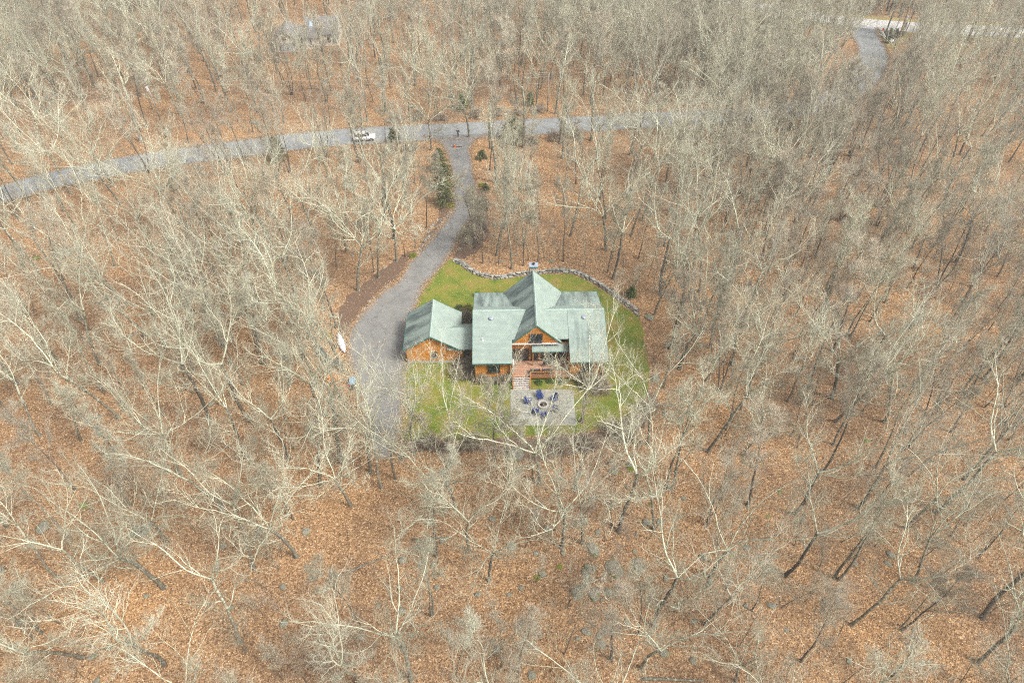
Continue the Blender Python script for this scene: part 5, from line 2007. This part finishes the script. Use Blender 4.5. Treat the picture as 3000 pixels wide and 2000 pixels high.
fallen_log((1672, 1730), (1775, 1690), .16, 'fallen moss-streaked log lying across the rocks below the patio')
fallen_log((1040, 662), (1072, 640), .22, 'short fallen log in leaves between road and driveway trees')
fallen_log((1210, 1580), (1330, 1575), .10, 'thin fallen log under the trees below the parking area')
fallen_log((960, 1700), (1170, 1615), .12, 'long thin pinkish fallen log far below the parking area')
fallen_log((1880, 1990), (2060, 1995), .18, 'fallen log lying in the leaves lowest on the slope')
fallen_log((2055, 1630), (2085, 1645), .16, 'short fallen log on the open leafy slope')
fallen_log((1200, 1835), (1330, 1822), .07, 'pale thin fallen branch below the rocks')

# ------------------------------------------------------------------ clutter by the parking area
def build_canoe():
    a, b = GT(991, 978), GT(1010, 1036)
    c = (a + b) / 2
    d = b - a
    o = empty('canoe', (c.x, c.y, .02), math.atan2(d.y, d.x))
    tag(o, 'pale upturned canoe lying beside the parking area', 'canoe')
    L = d.length / 2
    V, F = [], []
    n, m = 15, 9
    for i in range(n):
        t = -1 + 2 * i / (n - 1)
        w = .44 * (1 - abs(t) ** 2.6) + .015
        h = .40 * (1 - .35 * abs(t) ** 3)
        for j in range(m):
            a_ = math.pi * j / (m - 1)
            V.append((t * L, w * math.cos(a_), .06 + h * math.sin(a_) ** .75))
    for i in range(n - 1):
        for j in range(m - 1):
            F.append((i * m + j, (i + 1) * m + j, (i + 1) * m + j + 1, i * m + j + 1))
    obj('hull', V, F, 'hull_white', o, True)
    MB().tube([(-L * .98, 0, .43), (0, 0, .475), (L * .98, 0, .43)], .018, 5).build('keel', 'hull_white', o)
    for s in (-1, 1):
        MB().tube([(-L * .97, s * .03, .06), (-L * .5, s * .38, .06), (0, s * .45, .06), (L * .5, s * .38, .06), (L * .97, s * .03, .06)], .022, 5).build('gunwale', 'dark_frame', o)


build_canoe()


def build_woodpile(px, py, rz, label, w=2.4):
    p = GT(px, py)
    o = empty('woodpile', (p.x, p.y, p.z), rz)
    tag(o, label, 'woodpile')
    rr = random.Random(px)
    lm = []
    for i in range(4):
        m = MB().tube([(0, -.24, 0), (0, .24, 0)], rr.uniform(.06, .085), 7)
        me = bpy.data.meshes.new('split_log'); me.from_pydata(m.v, [], m.f); me.materials.append(MATS['fire_wood']); lm.append(me)
    for row in range(7):
        x = -w / 2 + (row % 2) * .07
        while x < w / 2:
            inst('split_log', rr.choice(lm), o, (x, rr.uniform(-.04, .04), .08 + row * .135), (0, rr.uniform(0, 6), rr.uniform(-.08, .08)))
            x += .15
    # sagging tarp draped over the top
    V, F = [], []
    n, m = 14, 9
    for i in range(n):
        for j in range(m):
            x = (-1 + 2 * i / (n - 1)) * (w / 2 + .12)
            t = -1 + 2 * j / (m - 1)
            y = .40 * max(-1, min(1, t * 1.5))
            z = 1.06 + .05 * mnoise.noise((x * 2, t * 2, px * .1)) - max(0, abs(t) - .62) * 1.1
            V.append((x, y + .03 * mnoise.noise((x * 3, t * 3, 4)), z))
    for i in range(n - 1):
        for j in range(m - 1):
            F.append((i * m + j, (i + 1) * m + j, (i + 1) * m + j + 1, i * m + j + 1))
    obj('tarp', V, F, 'tarp', o, True)


build_woodpile(948, 1045, R(-52), 'firewood stack under a dark tarp, farther from the parking area')
build_woodpile(984, 1072, R(-18), 'firewood stack under a dark tarp, next to the loose orange wood heap')


def build_wood_heap():
    p = GT(962, 1112)
    o = empty('firewood_heap', (p.x, p.y, p.z))
    tag(o, 'loose orange heap of split firewood beside the tarped stacks', 'firewood')
    rr = random.Random(3)
    ms = []
    for i in range(5):
        a = rr.uniform(.07, .11)
        m = MB().prism([(0, 0), (a * 1.6, 0), (a * 1.2, a), (a * .3, a * 1.3)], 'y', -.22, .22)
        me = bpy.data.meshes.new('split_log'); me.from_pydata(m.v, [], m.f); me.materials.append(MATS['fire_wood']); ms.append(me)
    for i in range(190):
        a, q = rr.uniform(0, 6.28), rr.random() ** .6
        x, y = 1.7 * q * math.cos(a), 1.15 * q * math.sin(a)
        inst('split_log', rr.choice(ms), o, (x, y, .05 + .65 * (1 - q) * rr.uniform(.6, 1.0)), (rr.uniform(-.5, .5), rr.uniform(0, 6), rr.uniform(0, 6)))


build_wood_heap()


def build_cart():
    p = GT(1036, 1128)
    o = empty('garden_cart', (p.x, p.y, .02), R(100))
    tag(o, 'light blue garden cart with black wheels at the parking area edge', 'cart')
    t = MB()
    b = [(-.25, -.32, .38), (.55, -.32, .38), (.55, .32, .38), (-.25, .32, .38)]
    u = [(-.45, -.46, .72), (.85, -.46, .72), (.85, .46, .72), (-.45, .46, .72)]
    t.v = b + u + [(x * .94 + .01, y * .92, z - .0 if k > 3 else z + .03) for k, (x, y, z) in enumerate(b + u)]
    t.f = [(3, 2, 1, 0)] + [(i, (i + 1) % 4, (i + 1) % 4 + 4, i + 4) for i in range(4)] + [(8, 9, 10, 11)] + [(i + 12, (i + 1) % 4 + 12, (i + 1) % 4 + 8, i + 8) for i in range(4)] + [(i + 4, (i + 1) % 4 + 4, (i + 1) % 4 + 12, i + 12) for i in range(4)]
    t.build('tray', 'cart_blue', o)
    for s in (-1, 1):
        w = empty_wheel(.22, .09)
        for nm, me in w:
            inst(nm, me, o, (.1, s * .42, .22))
            inst(nm, me, o, (-.75, s * .36, .18), (0, 0, 0), .82)
    MB().box(-1.0, .5, -.28, .28, .27, .375).build('chassis', 'black_metal', o)
    MB().tube([(-.95, 0, .33), (-1.35, 0, .5), (-1.6, 0, .8)], .022, 6).build('handle', 'black_metal', o)
    MB().tube([(-1.6, -.15, .8), (-1.6, .15, .8)], .02, 6).build('grip', 'black_metal', o)
    MB().box(-.95, -.50, -.24, .24, .377, .62).build('motor_box', 'black_metal', o)


def empty_wheel(r_, w):
    m = MB()
    n = 18
    for rr_, yy in ((r_ * .62, -w / 2), (r_ * .93, -w / 2), (r_, -w * .3), (r_, w * .3), (r_ * .93, w / 2), (r_ * .62, w / 2)):
        for k in range(n):
            a = 2 * math.pi * k / n
            m.v.append((rr_ * math.cos(a), yy, rr_ * math.sin(a)))
    for i in range(6):
        for k in range(n):
            m.f.append((i * n + k, i * n + (k + 1) % n, ((i + 1) % 6) * n + (k + 1) % n, ((i + 1) % 6) * n + k))
    t = bpy.data.meshes.new('tyre'); t.from_pydata(m.v, [], m.f); t.materials.append(MATS['tyre'])
    h = MB()
    for k in range(n):
        a = 2 * math.pi * k / n
        h.v.append((r_ * .63 * math.cos(a), -w * .38, r_ * .63 * math.sin(a)))
    for k in range(n):
        a = 2 * math.pi * k / n
        h.v.append((r_ * .63 * math.cos(a), w * .38, r_ * .63 * math.sin(a)))
    h.v += [(0, -w * .25, 0), (0, w * .25, 0)]
    for k in range(n):
        k2 = (k + 1) % n
        h.f += [(k, k2, 2 * n), (n + k2, n + k, 2 * n + 1)]
    q = bpy.data.meshes.new('rim'); q.from_pydata(h.v, [], h.f); q.materials.append(MATS['rim'])
    return [('tyre', t), ('rim', q)]


build_cart()
_p = GT(1013, 1090)
_o = empty('log_round', (_p.x, _p.y, _p.z))
tag(_o, 'pale sawn log round standing by the loose firewood', 'log')
MB().tube([(0, 0, 0), (0, 0, .55)], .27, 14).build('bark', 'bark_trunk', _o)
MB().lathe([(.25, 0), (.25, .012)], 14, (0, 0, .551)).build('cut_face', 'cut_wood', _o)
_p = GT(1021, 1133)
_o = empty('fuel_can', (_p.x, _p.y, .02), .4)
tag(_o, 'small red fuel can beside the blue cart', 'can')
MB().prism([(-.18, 0), (.18, 0), (.18, .26), (.12, .34), (-.12, .34), (-.18, .26)], 'y', -.12, .12).build('body', 'red_plastic', _o)
MB().tube([(.08, 0, .33), (.16, 0, .42), (.24, 0, .46)], .022, 6).build('spout', 'black_metal', _o)
MB().tube([(-.12, 0, .33), (-.08, 0, .40), (.02, 0, .40), (.06, 0, .335)], .016, 5).build('handle', 'red_plastic', _o)


# ------------------------------------------------------------------ car
def build_car():
    p = G(1068, 409)
    i = min(range(len(road_c) - 1), key=lambda j: (road_c[j][0] - p.x) ** 2 + (road_c[j][1] - p.y) ** 2)
    a, b = Vector(road_c[i]), Vector(road_c[i + 1])
    rz = math.atan2((b - a).y, (b - a).x)
    o = empty('parked_car', (p.x, p.y, .018), rz)
    tag(o, 'white car parked on the grey road near the driveway mouth', 'car')
    # lofted body, x forward; sections: (x, half width, z list)
    body = [(-2.28, .74, .42, .86), (-2.275, .745, .415, .865), (-2.2, .84, .34, .98), (-1.9, .90, .30, 1.02), (-1.2, .92, .28, 1.02), (0, .92, .28, 1.00), (.9, .92, .28, .98), (1.15, .91, .28, .95), (1.8, .88, .30, .86), (2.15, .80, .36, .74), (2.26, .64, .44, .62)]

    def loft(secs):
        V, F = [], []
        prof = [(-1, 0), (-1.0, .55), (-.96, .85), (-.86, 1), (0, 1.03), (.86, 1), (.96, .85), (1.0, .55), (1, 0)]
        k = len(prof)
        for x, hw, z0, z1 in secs:
            for u, t in prof:
                V.append((x, u * hw, z0 + t * (z1 - z0)))
        for s in range(len(secs) - 1):
            for j in range(k - 1):
                F.append((s * k + j, s * k + j + 1, (s + 1) * k + j + 1, (s + 1) * k + j))
            F.append((s * k + k - 1, s * k, (s + 1) * k, (s + 1) * k + k - 1))
        F.append(tuple(range(k)))
        F.append(tuple((len(secs) - 1) * k + j for j in range(k))[::-1])
        return V, F
    V, F = loft(body)
    bo = obj('body', V, F, 'car_paint', o, True)
    for q_ in (-1, -2):
        bo.data.polygons[q_].use_smooth = False
    cab = [(-1.95, .70, .97, 1.00), (-1.55, .74, .97, 1.50), (-1.2, .75, .97, 1.55), (.1, .75, .97, 1.53), (.35, .74, .97, 1.49), (1.1, .72, .93, .97)]
    V, F = loft(cab)
    obj('cabin', V, F, 'window_glass', o, True)
    MB().prism([(-1.60, -.62), (.30, -.60), (.36, 0), (.30, .60), (-1.60, .62), (-1.66, 0)], 'z', 1.52, 1.60).build('roof', 'car_paint', o)
    for s in (-1, 1):
        for x0, z0, x1, z1 in ((-1.93, .98, -1.58, 1.55), (-.55, .98, -.55, 1.55), (1.08, .95, .32, 1.53)):
            MB().tube([(x0, s * .765, z0), (x1, s * .70, z1)], .04, 5).build('pillar', 'car_paint', o)
        MB().box(.55, .75, s * .98 - .08, s * .98 + .08, .95, 1.08).build('mirror', 'car_paint', o)
        MB().box(2.08, 2.22, s * .58 - .16, s * .58 + .16, .62, .74).build('headlight', 'insulator', o)
        MB().box(-2.27, -2.2, s * .66 - .12, s * .66 + .12, .70, .92).build('tail_light', 'stop_red', o)
    w = empty_wheel(.34, .22)
    for x in (-1.38, 1.40):
        for s in (-1, 1):
            wh = empty('wheel', (x, s * .82, .34)); wh.parent = o
            for nm, me in w:
                inst(nm, me, wh)


build_car()


# ------------------------------------------------------------------ person
def skin(name, pts, edges, mat, parent, sub=2):
    me = bpy.data.meshes.new(name)
    me.from_pydata([p[:3] for p in pts], edges, [])
    o = bpy.data.objects.new(name, me)
    COL.objects.link(o)
    if parent:
        o.parent = parent
    sk = o.modifiers.new('skin', 'SKIN')
    lay = me.skin_vertices[0].data if me.skin_vertices else None
    if lay is None:
        return o
    for i, p in enumerate(pts):
        r_ = p[3]
        lay[i].radius = r_ if hasattr(r_, '__len__') else (r_, r_)
    lay[0].use_root = True
    sb = o.modifiers.new('sub', 'SUBSURF')
    sb.levels = sub
    sb.render_levels = sub
    sk.use_smooth_shade = True
    me.materials.append(MATS[mat])
    return o


def build_person():
    p = G(1342, 401)
    o = empty('person', (p.x, p.y, .02), R(170))
    tag(o, 'person in dark clothes standing on the grey road with hands on hips', 'person')
    # faces +Y locally; pelvis root first
    P = [(0, 0, .95, (.15, .11)), (0, -.01, 1.15, (.14, .10)), (0, -.01, 1.35, (.17, .11)), (0, -.01, 1.47, (.09, .075)), (0, .0, 1.55, .055), (0, .02, 1.62, (.07, .085)), (0, .02, 1.72, (.075, .09)), (0, .015, 1.79, (.05, .06)),
         (.19, -.01, 1.42, .06), (.36, -.06, 1.20, .045), (.22, .06, 1.02, .034), (.19, .09, 1.0, .03),
         (-.19, -.01, 1.42, .06), (-.36, -.06, 1.20, .045), (-.22, .06, 1.02, .034), (-.19, .09, 1.0, .03),
         (.10, 0, .88, .085), (.13, .02, .50, .058), (.15, -.02, .10, .04), (.16, .08, .04, (.045, .03)), (.17, .17, .03, (.04, .025)),
         (-.10, 0, .88, .085), (-.13, .02, .50, .058), (-.14, -.02, .10, .04), (-.15, .08, .04, (.045, .03)), (-.16, .17, .03, (.04, .025))]
    E = [(0, 1), (1, 2), (2, 3), (3, 4), (4, 5), (5, 6), (6, 7), (2, 8), (8, 9), (9, 10), (10, 11), (2, 12), (12, 13), (13, 14), (14, 15), (0, 16), (16, 17), (17, 18), (18, 19), (19, 20), (0, 21), (21, 22), (22, 23), (23, 24), (24, 25)]
    skin('body', P, E, 'skin', o)
    # fingers
    for s in (-1, 1):
        for k in range(4):
            MB().tube([(s * (.19 - .012 * k), .10, 1.0 - .018 * k), (s * (.15 - .012 * k), .135, .985 - .02 * k), (s * (.115 - .01 * k), .14, .97 - .02 * k)], [.011, .010, .007], 6).build('finger', 'skin', o)
        MB().tube([(s * .21, .07, 1.01), (s * .235, .03, .985), (s * .22, -.01, .97)], [.012, .011, .008], 6).build('thumb', 'skin', o)
    J = [(0, 0, .84, (.19, .15)), (0, -.01, 1.12, (.18, .14)), (0, -.01, 1.36, (.20, .145)), (0, -.01, 1.50, (.115, .10)), (.19, -.01, 1.425, .075), (.36, -.06, 1.20, .058), (.24, .045, 1.04, .046), (-.19, -.01, 1.425, .075), (-.36, -.06, 1.20, .058), (-.24, .045, 1.04, .046)]
    skin('jacket', J, [(0, 1), (1, 2), (2, 3), (2, 4), (4, 5), (5, 6), (2, 7), (7, 8), (8, 9)], 'navy_cloth', o)
    T = [(0, 0, .97, (.16, .12)), (.10, 0, .86, .10), (.13, .02, .50, .073), (.15, -.02, .09, .06), (-.10, 0, .86, .10), (-.13, .02, .50, .073), (-.14, -.02, .09, .06)]
    skin('trousers', T, [(0, 1), (1, 2), (2, 3), (0, 4), (4, 5), (5, 6)], 'trouser_cloth', o)
    for x in (.16, -.15):
        skin('shoe', [(x, -.05, .045, (.05, .045)), (x, .08, .045, (.055, .04)), (x * 1.04, .19, .035, (.045, .03))], [(0, 1), (1, 2)], 'shoe', o, 1)
    skin('hair', [(0, -.02, 1.74, (.088, .085)), (0, -.035, 1.67, (.08, .06)), (0, .0, 1.79, (.07, .075))], [(0, 1), (0, 2)], 'hair', o, 2)
    MB().tube([(0, .105, 1.69), (0, .135, 1.665), (0, .11, 1.655)], [.008, .014, .008], 6).build('nose', 'skin', o)
    for s in (-1, 1):
        MB().lathe([(.006, -.006), (.011, 0), (.006, .006)], 8, (s * .032, .098, 1.705)).build('eye', 'dark_frame', o)
        MB().lathe([(.012, -.03), (.018, 0), (.012, .03)], 6, (s * .085, .01, 1.69)).build('ear', 'skin', o)
    MB().box(-.025, .025, .098, .108, 1.63, 1.638).build('mouth', 'red_plastic', o)


build_person()


def build_blower():
    p = G(1333, 432)
    o = empty('leaf_blower', (p.x, p.y, .02), R(3))
    tag(o, 'orange backpack leaf blower with black tube lying at the driveway mouth', 'leaf blower')
    MB().prism([(-.26, 0), (.22, 0), (.28, .2), (.22, .42), (-.2, .45), (-.28, .2)], 'y', -.2, .2).build('engine_housing', 'orange_plastic', o)
    MB().box(-.30, -.262, -.22, .22, .02, .58).build('back_frame', 'black_metal', o)
    MB().lathe([(.16, 0), (.17, .06), (.1, .1)], 12, (0, 0, .44)).build('fan_cover', 'black_metal', o)
    MB().lathe([(.08, 0), (.08, .05)], 10, (-.08, .02, .54)).build('fuel_cap', 'white_plastic', o)
    MB().tube([(.24, 0, .16), (.5, -.02, .12), (.9, .0, .10), (1.5, .06, .08)], [.075, .065, .055, .05], 9).build('blower_tube', 'black_metal', o)
    MB().tube([(.62, 0, .17), (.62, 0, .30), (.7, 0, .33)], .02, 6).build('handle', 'black_metal', o)


build_blower()


# ------------------------------------------------------------------ utility poles and wires
def wire(a, b, sag, label, r_=.022, mat='wire', group=None):
    a, b = Vector(a), Vector(b)
    n = 14
    pts = [a.lerp(b, i / n) - Vector((0, 0, sag * 4 * (i / n) * (1 - i / n))) for i in range(n + 1)]
    o = MB().tube([p - a for p in pts], r_, 4).build('overhead_wire', mat, None, True, loc=a)
    tag(o, label, 'wire', group)


def pole(px, py, h, mat, label, arm=True, trans=False, r_=.15, rz=0, name='utility_pole'):
    p = GT(px, py)
    o = empty(name, (p.x, p.y, p.z), rz)
    tag(o, label, 'pole')
    MB().tube([(0, 0, -.2), (0, 0, h)], [r_, r_ * .68], 10).build('pole_shaft', mat, o, True)
    if arm:
        MB().box(-.06, .06, -1.1, 1.1, h - .55, h - .42).build('crossarm', mat, o)
        for yy in (-1.0, -.35, .35, 1.0):
            MB().lathe([(.03, 0), (.06, .03), (.04, .08), (.06, .11), (.03, .16)], 8, (0, yy, h - .42)).build('insulator', 'insulator', o)
    if trans:
        MB().lathe([(.2, 0), (.24, .04), (.24, .8), (.2, .88), (.08, .95)], 12, (0, -.42, h - 2.4)).build('transformer', 'insulator', o)
        MB().box(-.05, .05, -.2, -.1, h - 2.2, h - 1.8).build('bracket', 'galvanised', o)
    return p


P1 = pole(470, 352, 9.0, 'pole_grey', 'grey utility pole with pale transformer in the woods past the white car', True, True, rz=R(-8))
P2 = pole(1604, 326, 8.5, 'pole_grey', 'grey utility pole on the far road bank beside a small pine', True, False, rz=R(-4))
P3 = pole(2619, 143, 9.6, 'pole_wood', 'reddish wooden utility pole with transformer at the road junction', True, True, rz=R(12))
P4 = pole(1187, 752, 6.0, 'pole_wood', 'thin orange wooden pole beside the driveway mulch bed', False, False, .085, name='wooden_pole')
for dy, dz, lb in ((1.0, -.35, 'power wire over the road verge, outer crossarm strand'), (-1.0, -.35, 'power wire over the road verge, inner crossarm strand'), (0, -2.2, 'low communication wire strung along the road verge')):
    for A, B_, hA, hB in ((P1, P2, 9.0, 8.5), (P2, Vector((66, 165, 0)), 8.5, 9.0), (Vector((-135, 118, 0)), P1, 8.8, 9.0)):
        wire((A.x, A.y + dy, hA + dz), (B_.x, B_.y + dy, hB + dz), 1.0, lb, .02, 'wire', lb)
_hw = to_world((-8.6, 5.5, 4.2))
wire((P4.x, P4.y, 5.9), _hw, .4, 'dark service wire from the orange pole to the log house roof', .022, 'wire_dark')


# ------------------------------------------------------------------ beige house across the road
def build_far_house():
    p = G(905, 140)
    o = empty('beige_house', (p.x, p.y, 0), R(5))
    tag(o, 'beige house with grey roof and blue skylights in the woods across the road', 'house')

    def gabled(name, x0, x1, y0, y1, ze, zr, axis, mat):
        ov = .35
        if axis == 'x':
            ym = (y0 + y1) / 2
            MB().slab([(x0 - ov, y0 - ov, ze), (x1 + ov, y0 - ov, ze), (x1 + ov, ym, zr), (x0 - ov, ym, zr)], .14).build('roof_slope', mat, o)
            MB().slab([(x1 + ov, y1 + ov, ze), (x0 - ov, y1 + ov, ze), (x0 - ov, ym, zr), (x1 + ov, ym, zr)], .14).build('roof_slope', mat, o)
            w = MB().prism([(y0, 0), (y1, 0), (y1, ze), (ym, zr - .16), (y0, ze)], 'x', x0, x1)
        else:
            xm = (x0 + x1) / 2
            MB().slab([(x0 - ov, y1 + ov, ze), (x0 - ov, y0 - ov, ze), (xm, y0 - ov, zr), (xm, y1 + ov, zr)], .14).build('roof_slope', mat, o)
            MB().slab([(x1 + ov, y0 - ov, ze), (x1 + ov, y1 + ov, ze), (xm, y1 + ov, zr), (xm, y0 - ov, zr)], .14).build('roof_slope', mat, o)
            w = MB().prism([(x0, 0), (x1, 0), (x1, ze), (xm, zr - .16), (x0, ze)], 'y', y0, y1)
        w.build(name, 'beige_siding', o)
    gabled('main_wall', -.2, 7.6, .6, 8.6, 3.0, 6.0, 'x', 'grey_shingle')
    gabled('porch_wall', -.6, 3.2, -1.0, 2.0, 2.8, 4.6, 'x', 'grey_shingle')
    gabled('garage_wall', -8.0, -2.2, -2.4, 5.0, 2.7, 5.2, 'y', 'grey_shingle')
    gabled('link_wall', -2.6, .2, 1.2, 5.6, 2.6, 4.4, 'x', 'grey_shingle')
    window(o, 1.0, -1.03, .9, 2.3, .6, mull=0, frame='white_plastic', name='door')
    window(o, 5.3, .57, 1.2, 2.3, .7, mull=0, frame='dark_frame')
    window(o, 6.6, .57, 1.0, 2.5, .7, mull=0, frame='dark_frame')
    window(o, -1.2, 1.17, .3, 2.3, .9, mull=0, frame='dark_frame', name='door')
    window(o, -5.1, -2.43, 3.1, 3.9, .9, mull=0, frame='dark_frame')
    d = MB().box(-6.6, -3.4, -2.47, -2.41, .02, 2.3).build('garage_door', 'grey_door', o)
    for j in range(4):
        MB().box(-6.55, -3.45, -2.50, -2.471, .06 + j * .56, .06 + j * .56 + .52).build('door_panel', 'grey_door', d)
    for x in (.8, 2.3):
        s = (6.0 - 3.0) / 4.35
        y0, y1 = 2.2, 3.3
        MB().slab([(x, y0, 3.0 + s * (y0 - .25) + .09), (x + .7, y0, 3.0 + s * (y0 - .25) + .09), (x + .7, y1, 3.0 + s * (y1 - .25) + .09), (x, y1, 3.0 + s * (y1 - .25) + .09)], .12).build('skylight', 'skylight_glass', o)


build_far_house()


# ------------------------------------------------------------------ planted island at the junction
def build_island():
    poly = gp([(2575, 96), (2590, 88), (2640, 94), (2662, 104), (2655, 118), (2640, 130), (2612, 148), (2604, 146), (2590, 130), (2578, 116)])
    struct(sheet('grass_island', catmull(poly, 4, True), .008, 'verge_grass', .1, 2))
    struct(sheet('bark_bed', catmull(gp([(2586, 95), (2640, 99), (2648, 106), (2628, 112), (2618, 126), (2600, 127), (2594, 114)]), 4, True), .014, 'black_mulch', .08, 4))
    rr = random.Random(9)
    for (a, b, lab) in (((2578, 93), (2590, 114), 'pale stone entrance wall of the junction island, side road arm'), ((2582, 92), (2632, 97), 'pale stone entrance wall of the junction island, main road arm')):
        p, q = G(*a), G(*b)
        d = q - p
        w = empty('entrance_wall', (p.x, p.y, 0), math.atan2(d.y, d.x))
        tag(w, lab, 'wall')
        L = d.length
        x = 0
        while x < L:
            l_ = rr.uniform(.5, .9)
            for row in range(2):
                inst('stone', rr.choice(STONES), w, (x + l_ / 2, rr.uniform(-.05, .05), .2 + row * .34), (rr.uniform(-.1, .1), rr.uniform(-.1, .1), rr.choice((0, 3.14))), (l_ * .58, .34, .26)).data = PALE[rr.randrange(len(PALE))]
            x += l_ * .9
    for (x, y, r_, lab) in ((2609, 122, 1.0, 'pale boulder at the tip of the black bark bed'), (2610, 107, .7, 'pale boulder in the middle of the black bark bed')):
        p = G(x, y)
        tag(inst('boulder', PALE[1], None, (p.x, p.y, .15), (0, 0, .4), (r_ * 1.3, r_ * .8, r_ * .6)), lab, 'boulder')
    for i, (x, y, h) in enumerate(((2602, 112, 2.6), (2620, 111, 2.3), (2640, 108, 3.6), (2597, 126, 1.8))):
        place_conifer(x, y, 50 + i, h, .9, 'needles', ('upright evergreen beside the pale entrance wall', 'short evergreen in the centre of the bark bed', 'tallest evergreen at the bark bed end near the wooden pole', 'low evergreen beside the bed tip boulder')[i], .7)
    p = G(2577, 115)
    o = empty('stop_sign', (p.x, p.y, 0), R(200))
    tag(o, 'red octagonal stop sign by the pale entrance wall', 'sign')
    MB().tube([(0, 0, 0), (0, 0, 2.6)], .035, 6).build('sign_post', 'galvanised', o)
    r_ = .42
    pts = [(r_ * math.cos(R(22.5 + 45 * k)), 2.35 + r_ * math.sin(R(22.5 + 45 * k))) for k in range(8)]
    MB().prism(pts, 'y', -.06, -.04).build('sign_plate', 'stop_red', o)
    ft = bpy.data.curves.new('lettering', 'FONT')
    ft.body = 'STOP'; ft.size = .30; ft.align_x = 'CENTER'; ft.align_y = 'CENTER'; ft.extrude = .003
    ft.materials.append(MATS['white_paint'])
    tmp = bpy.data.objects.new('lettering_curve', ft)
    t = bpy.data.objects.new('lettering', bpy.data.meshes.new_from_object(tmp))
    bpy.data.objects.remove(tmp)
    COL.objects.link(t); t.parent = o; t.location = (0, -.065, 2.35); t.rotation_euler = (R(90), 0, 0)


PALE = [rock_mesh(60 + i, 1, .8, 'pale_stone', .28) for i in range(5)]
build_island()


# ------------------------------------------------------------------ fallen leaves lying on lawn, driveway, patio and forest floor
def scatter_leaves():
    rng = np.random.default_rng(17)

    def leaves(name, label, X, Y, Z, size, mat):
        n = len(X)
        P = np.stack([X, Y, Z], 1)
        a = rng.uniform(0, 6.28, n)
        t = rng.normal(0, .35, (n, 2))
        u = nrm(np.stack([np.cos(a), np.sin(a), t[:, 0]], 1))
        v = nrm(np.stack([-np.sin(a), np.cos(a), t[:, 1]], 1))
        s = rng.uniform(.6, 1.25, (n, 1)) * size
        V = np.stack([P - u * s, P + v * s * .6, P + u * s, P - v * s * .6], 1).reshape(-1, 3)
        me = np_mesh(name, [(V, np.arange(n * 4).reshape(n, 4), 0)], [mat], False)
        o = bpy.data.objects.new(name, me)
        COL.objects.link(o)
        o['kind'] = 'stuff'
        o['label'] = label
        o['category'] = 'leaves'
    X = rng.uniform(-22, 20, 18000); Y = rng.uniform(44, 130, 18000)
    ok = inside(lawn_poly, X, Y) | (inside(drive_poly, X, Y) & (rng.random(18000) < .5))
    ok &= ~inside(HOUSE_BOX[:0] or [(-15, 62), (13, 62), (13, 77), (-15, 77)], X, Y)
    leaves('fallen_leaves', 'tan fallen leaves dotted over the lawn, patio and driveway', X[ok], Y[ok], np.full(ok.sum(), .062), .075, 'fallen_leaf')
    # drifts blown over the edges of the paving
    ex, ey = [], []
    for path, off, k in ((dl, 0, 60), (dr, 0, 45), (road_c, 3.5, 150), (road_c, -3.5, 150)):
        P = np.array(path)
        t = nrm(np.gradient(P, axis=0))
        Q = P + np.stack([-t[:, 1], t[:, 0]], 1) * off
        i = rng.integers(0, len(Q) - 1, len(Q) * k)
        f = rng.random(len(i))[:, None]
        S = Q[i] * (1 - f) + Q[i + 1] * f + rng.normal(0, .38, (len(i), 2))
        ex.append(S[:, 0]); ey.append(S[:, 1])
    ex, ey = np.concatenate(ex), np.concatenate(ey)
    leaves('leaf_drift', 'brown leaves blown along the edges of road and driveway', ex, ey, np.full(len(ex), .045), .085, 'litter_leaf')
    n = 230000
    Y = 14 + 150 * rng.random(n) ** 1.5
    X = rng.uniform(-1, 1, n) * (.55 * (Y + 70) + 6)
    bad = np.zeros(n, bool)
    for c_, w_ in ((road_c, 3.4), (far_c, 3.9)):
        bad |= poly_dist(c_[::3], X, Y, False) < w_
    for p_ in [drive_poly[::2], lawn_poly[::2]]:
        bad |= inside(p_, X, Y)
    X, Y = X[~bad], Y[~bad]
    fx = np.clip((X - GX0) / GS, 0, len(gx) - 1.001); fy = np.clip((Y - GY0) / GS, 0, len(gy) - 1.001)
    i, j = fx.astype(int), fy.astype(int)
    a, b = fx - i, fy - j
    Z = (HZ[j, i] * (1 - a) + HZ[j, i + 1] * a) * (1 - b) + (HZ[j + 1, i] * (1 - a) + HZ[j + 1, i + 1] * a) * b
    leaves('leaf_litter', 'curled orange brown leaves covering the forest floor', X, Y, Z + .025, .075, 'litter_leaf')


def litter_mat():
    m, nt, N, L, B = new_mat('litter_leaf')
    geo = N.new('ShaderNodeNewGeometry')
    r = ramp(N, [(0, (.115, .066, .036)), (.3, (.225, .133, .07)), (.6, (.315, .195, .10)), (.85, (.425, .285, .16)), (1, (.59, .45, .30))])
    L.new(geo.outputs['Random Per Island'], r.inputs['Fac'])
    L.new(r.outputs['Color'], B.inputs['Base Color'])
    B.inputs['Roughness'].default_value = .75
    B.inputs['Specular IOR Level'].default_value = .25


litter_mat()
scatter_leaves()

# ------------------------------------------------------------------ thin air haze
def build_haze():
    m = bpy.data.materials.new('haze_air')
    m.use_nodes = True
    nt = m.node_tree
    nt.nodes.clear()
    out = nt.nodes.new('ShaderNodeOutputMaterial')
    pv = nt.nodes.new('ShaderNodeVolumePrincipled')
    pv.inputs['Color'].default_value = (.95, .95, .90, 1)
    pv.inputs['Density'].default_value = HAZE
    pv.inputs['Anisotropy'].default_value = .2
    nt.links.new(pv.outputs['Volume'], out.inputs['Volume'])
    o = MB().box(-1600, 1600, -1100, 2600, -3, 78).build('haze', m)
    o['kind'] = 'stuff'
    o['label'] = 'thin pale winter haze in the air over the woods'
    o['category'] = 'haze'


HAZE = .0006
build_haze()
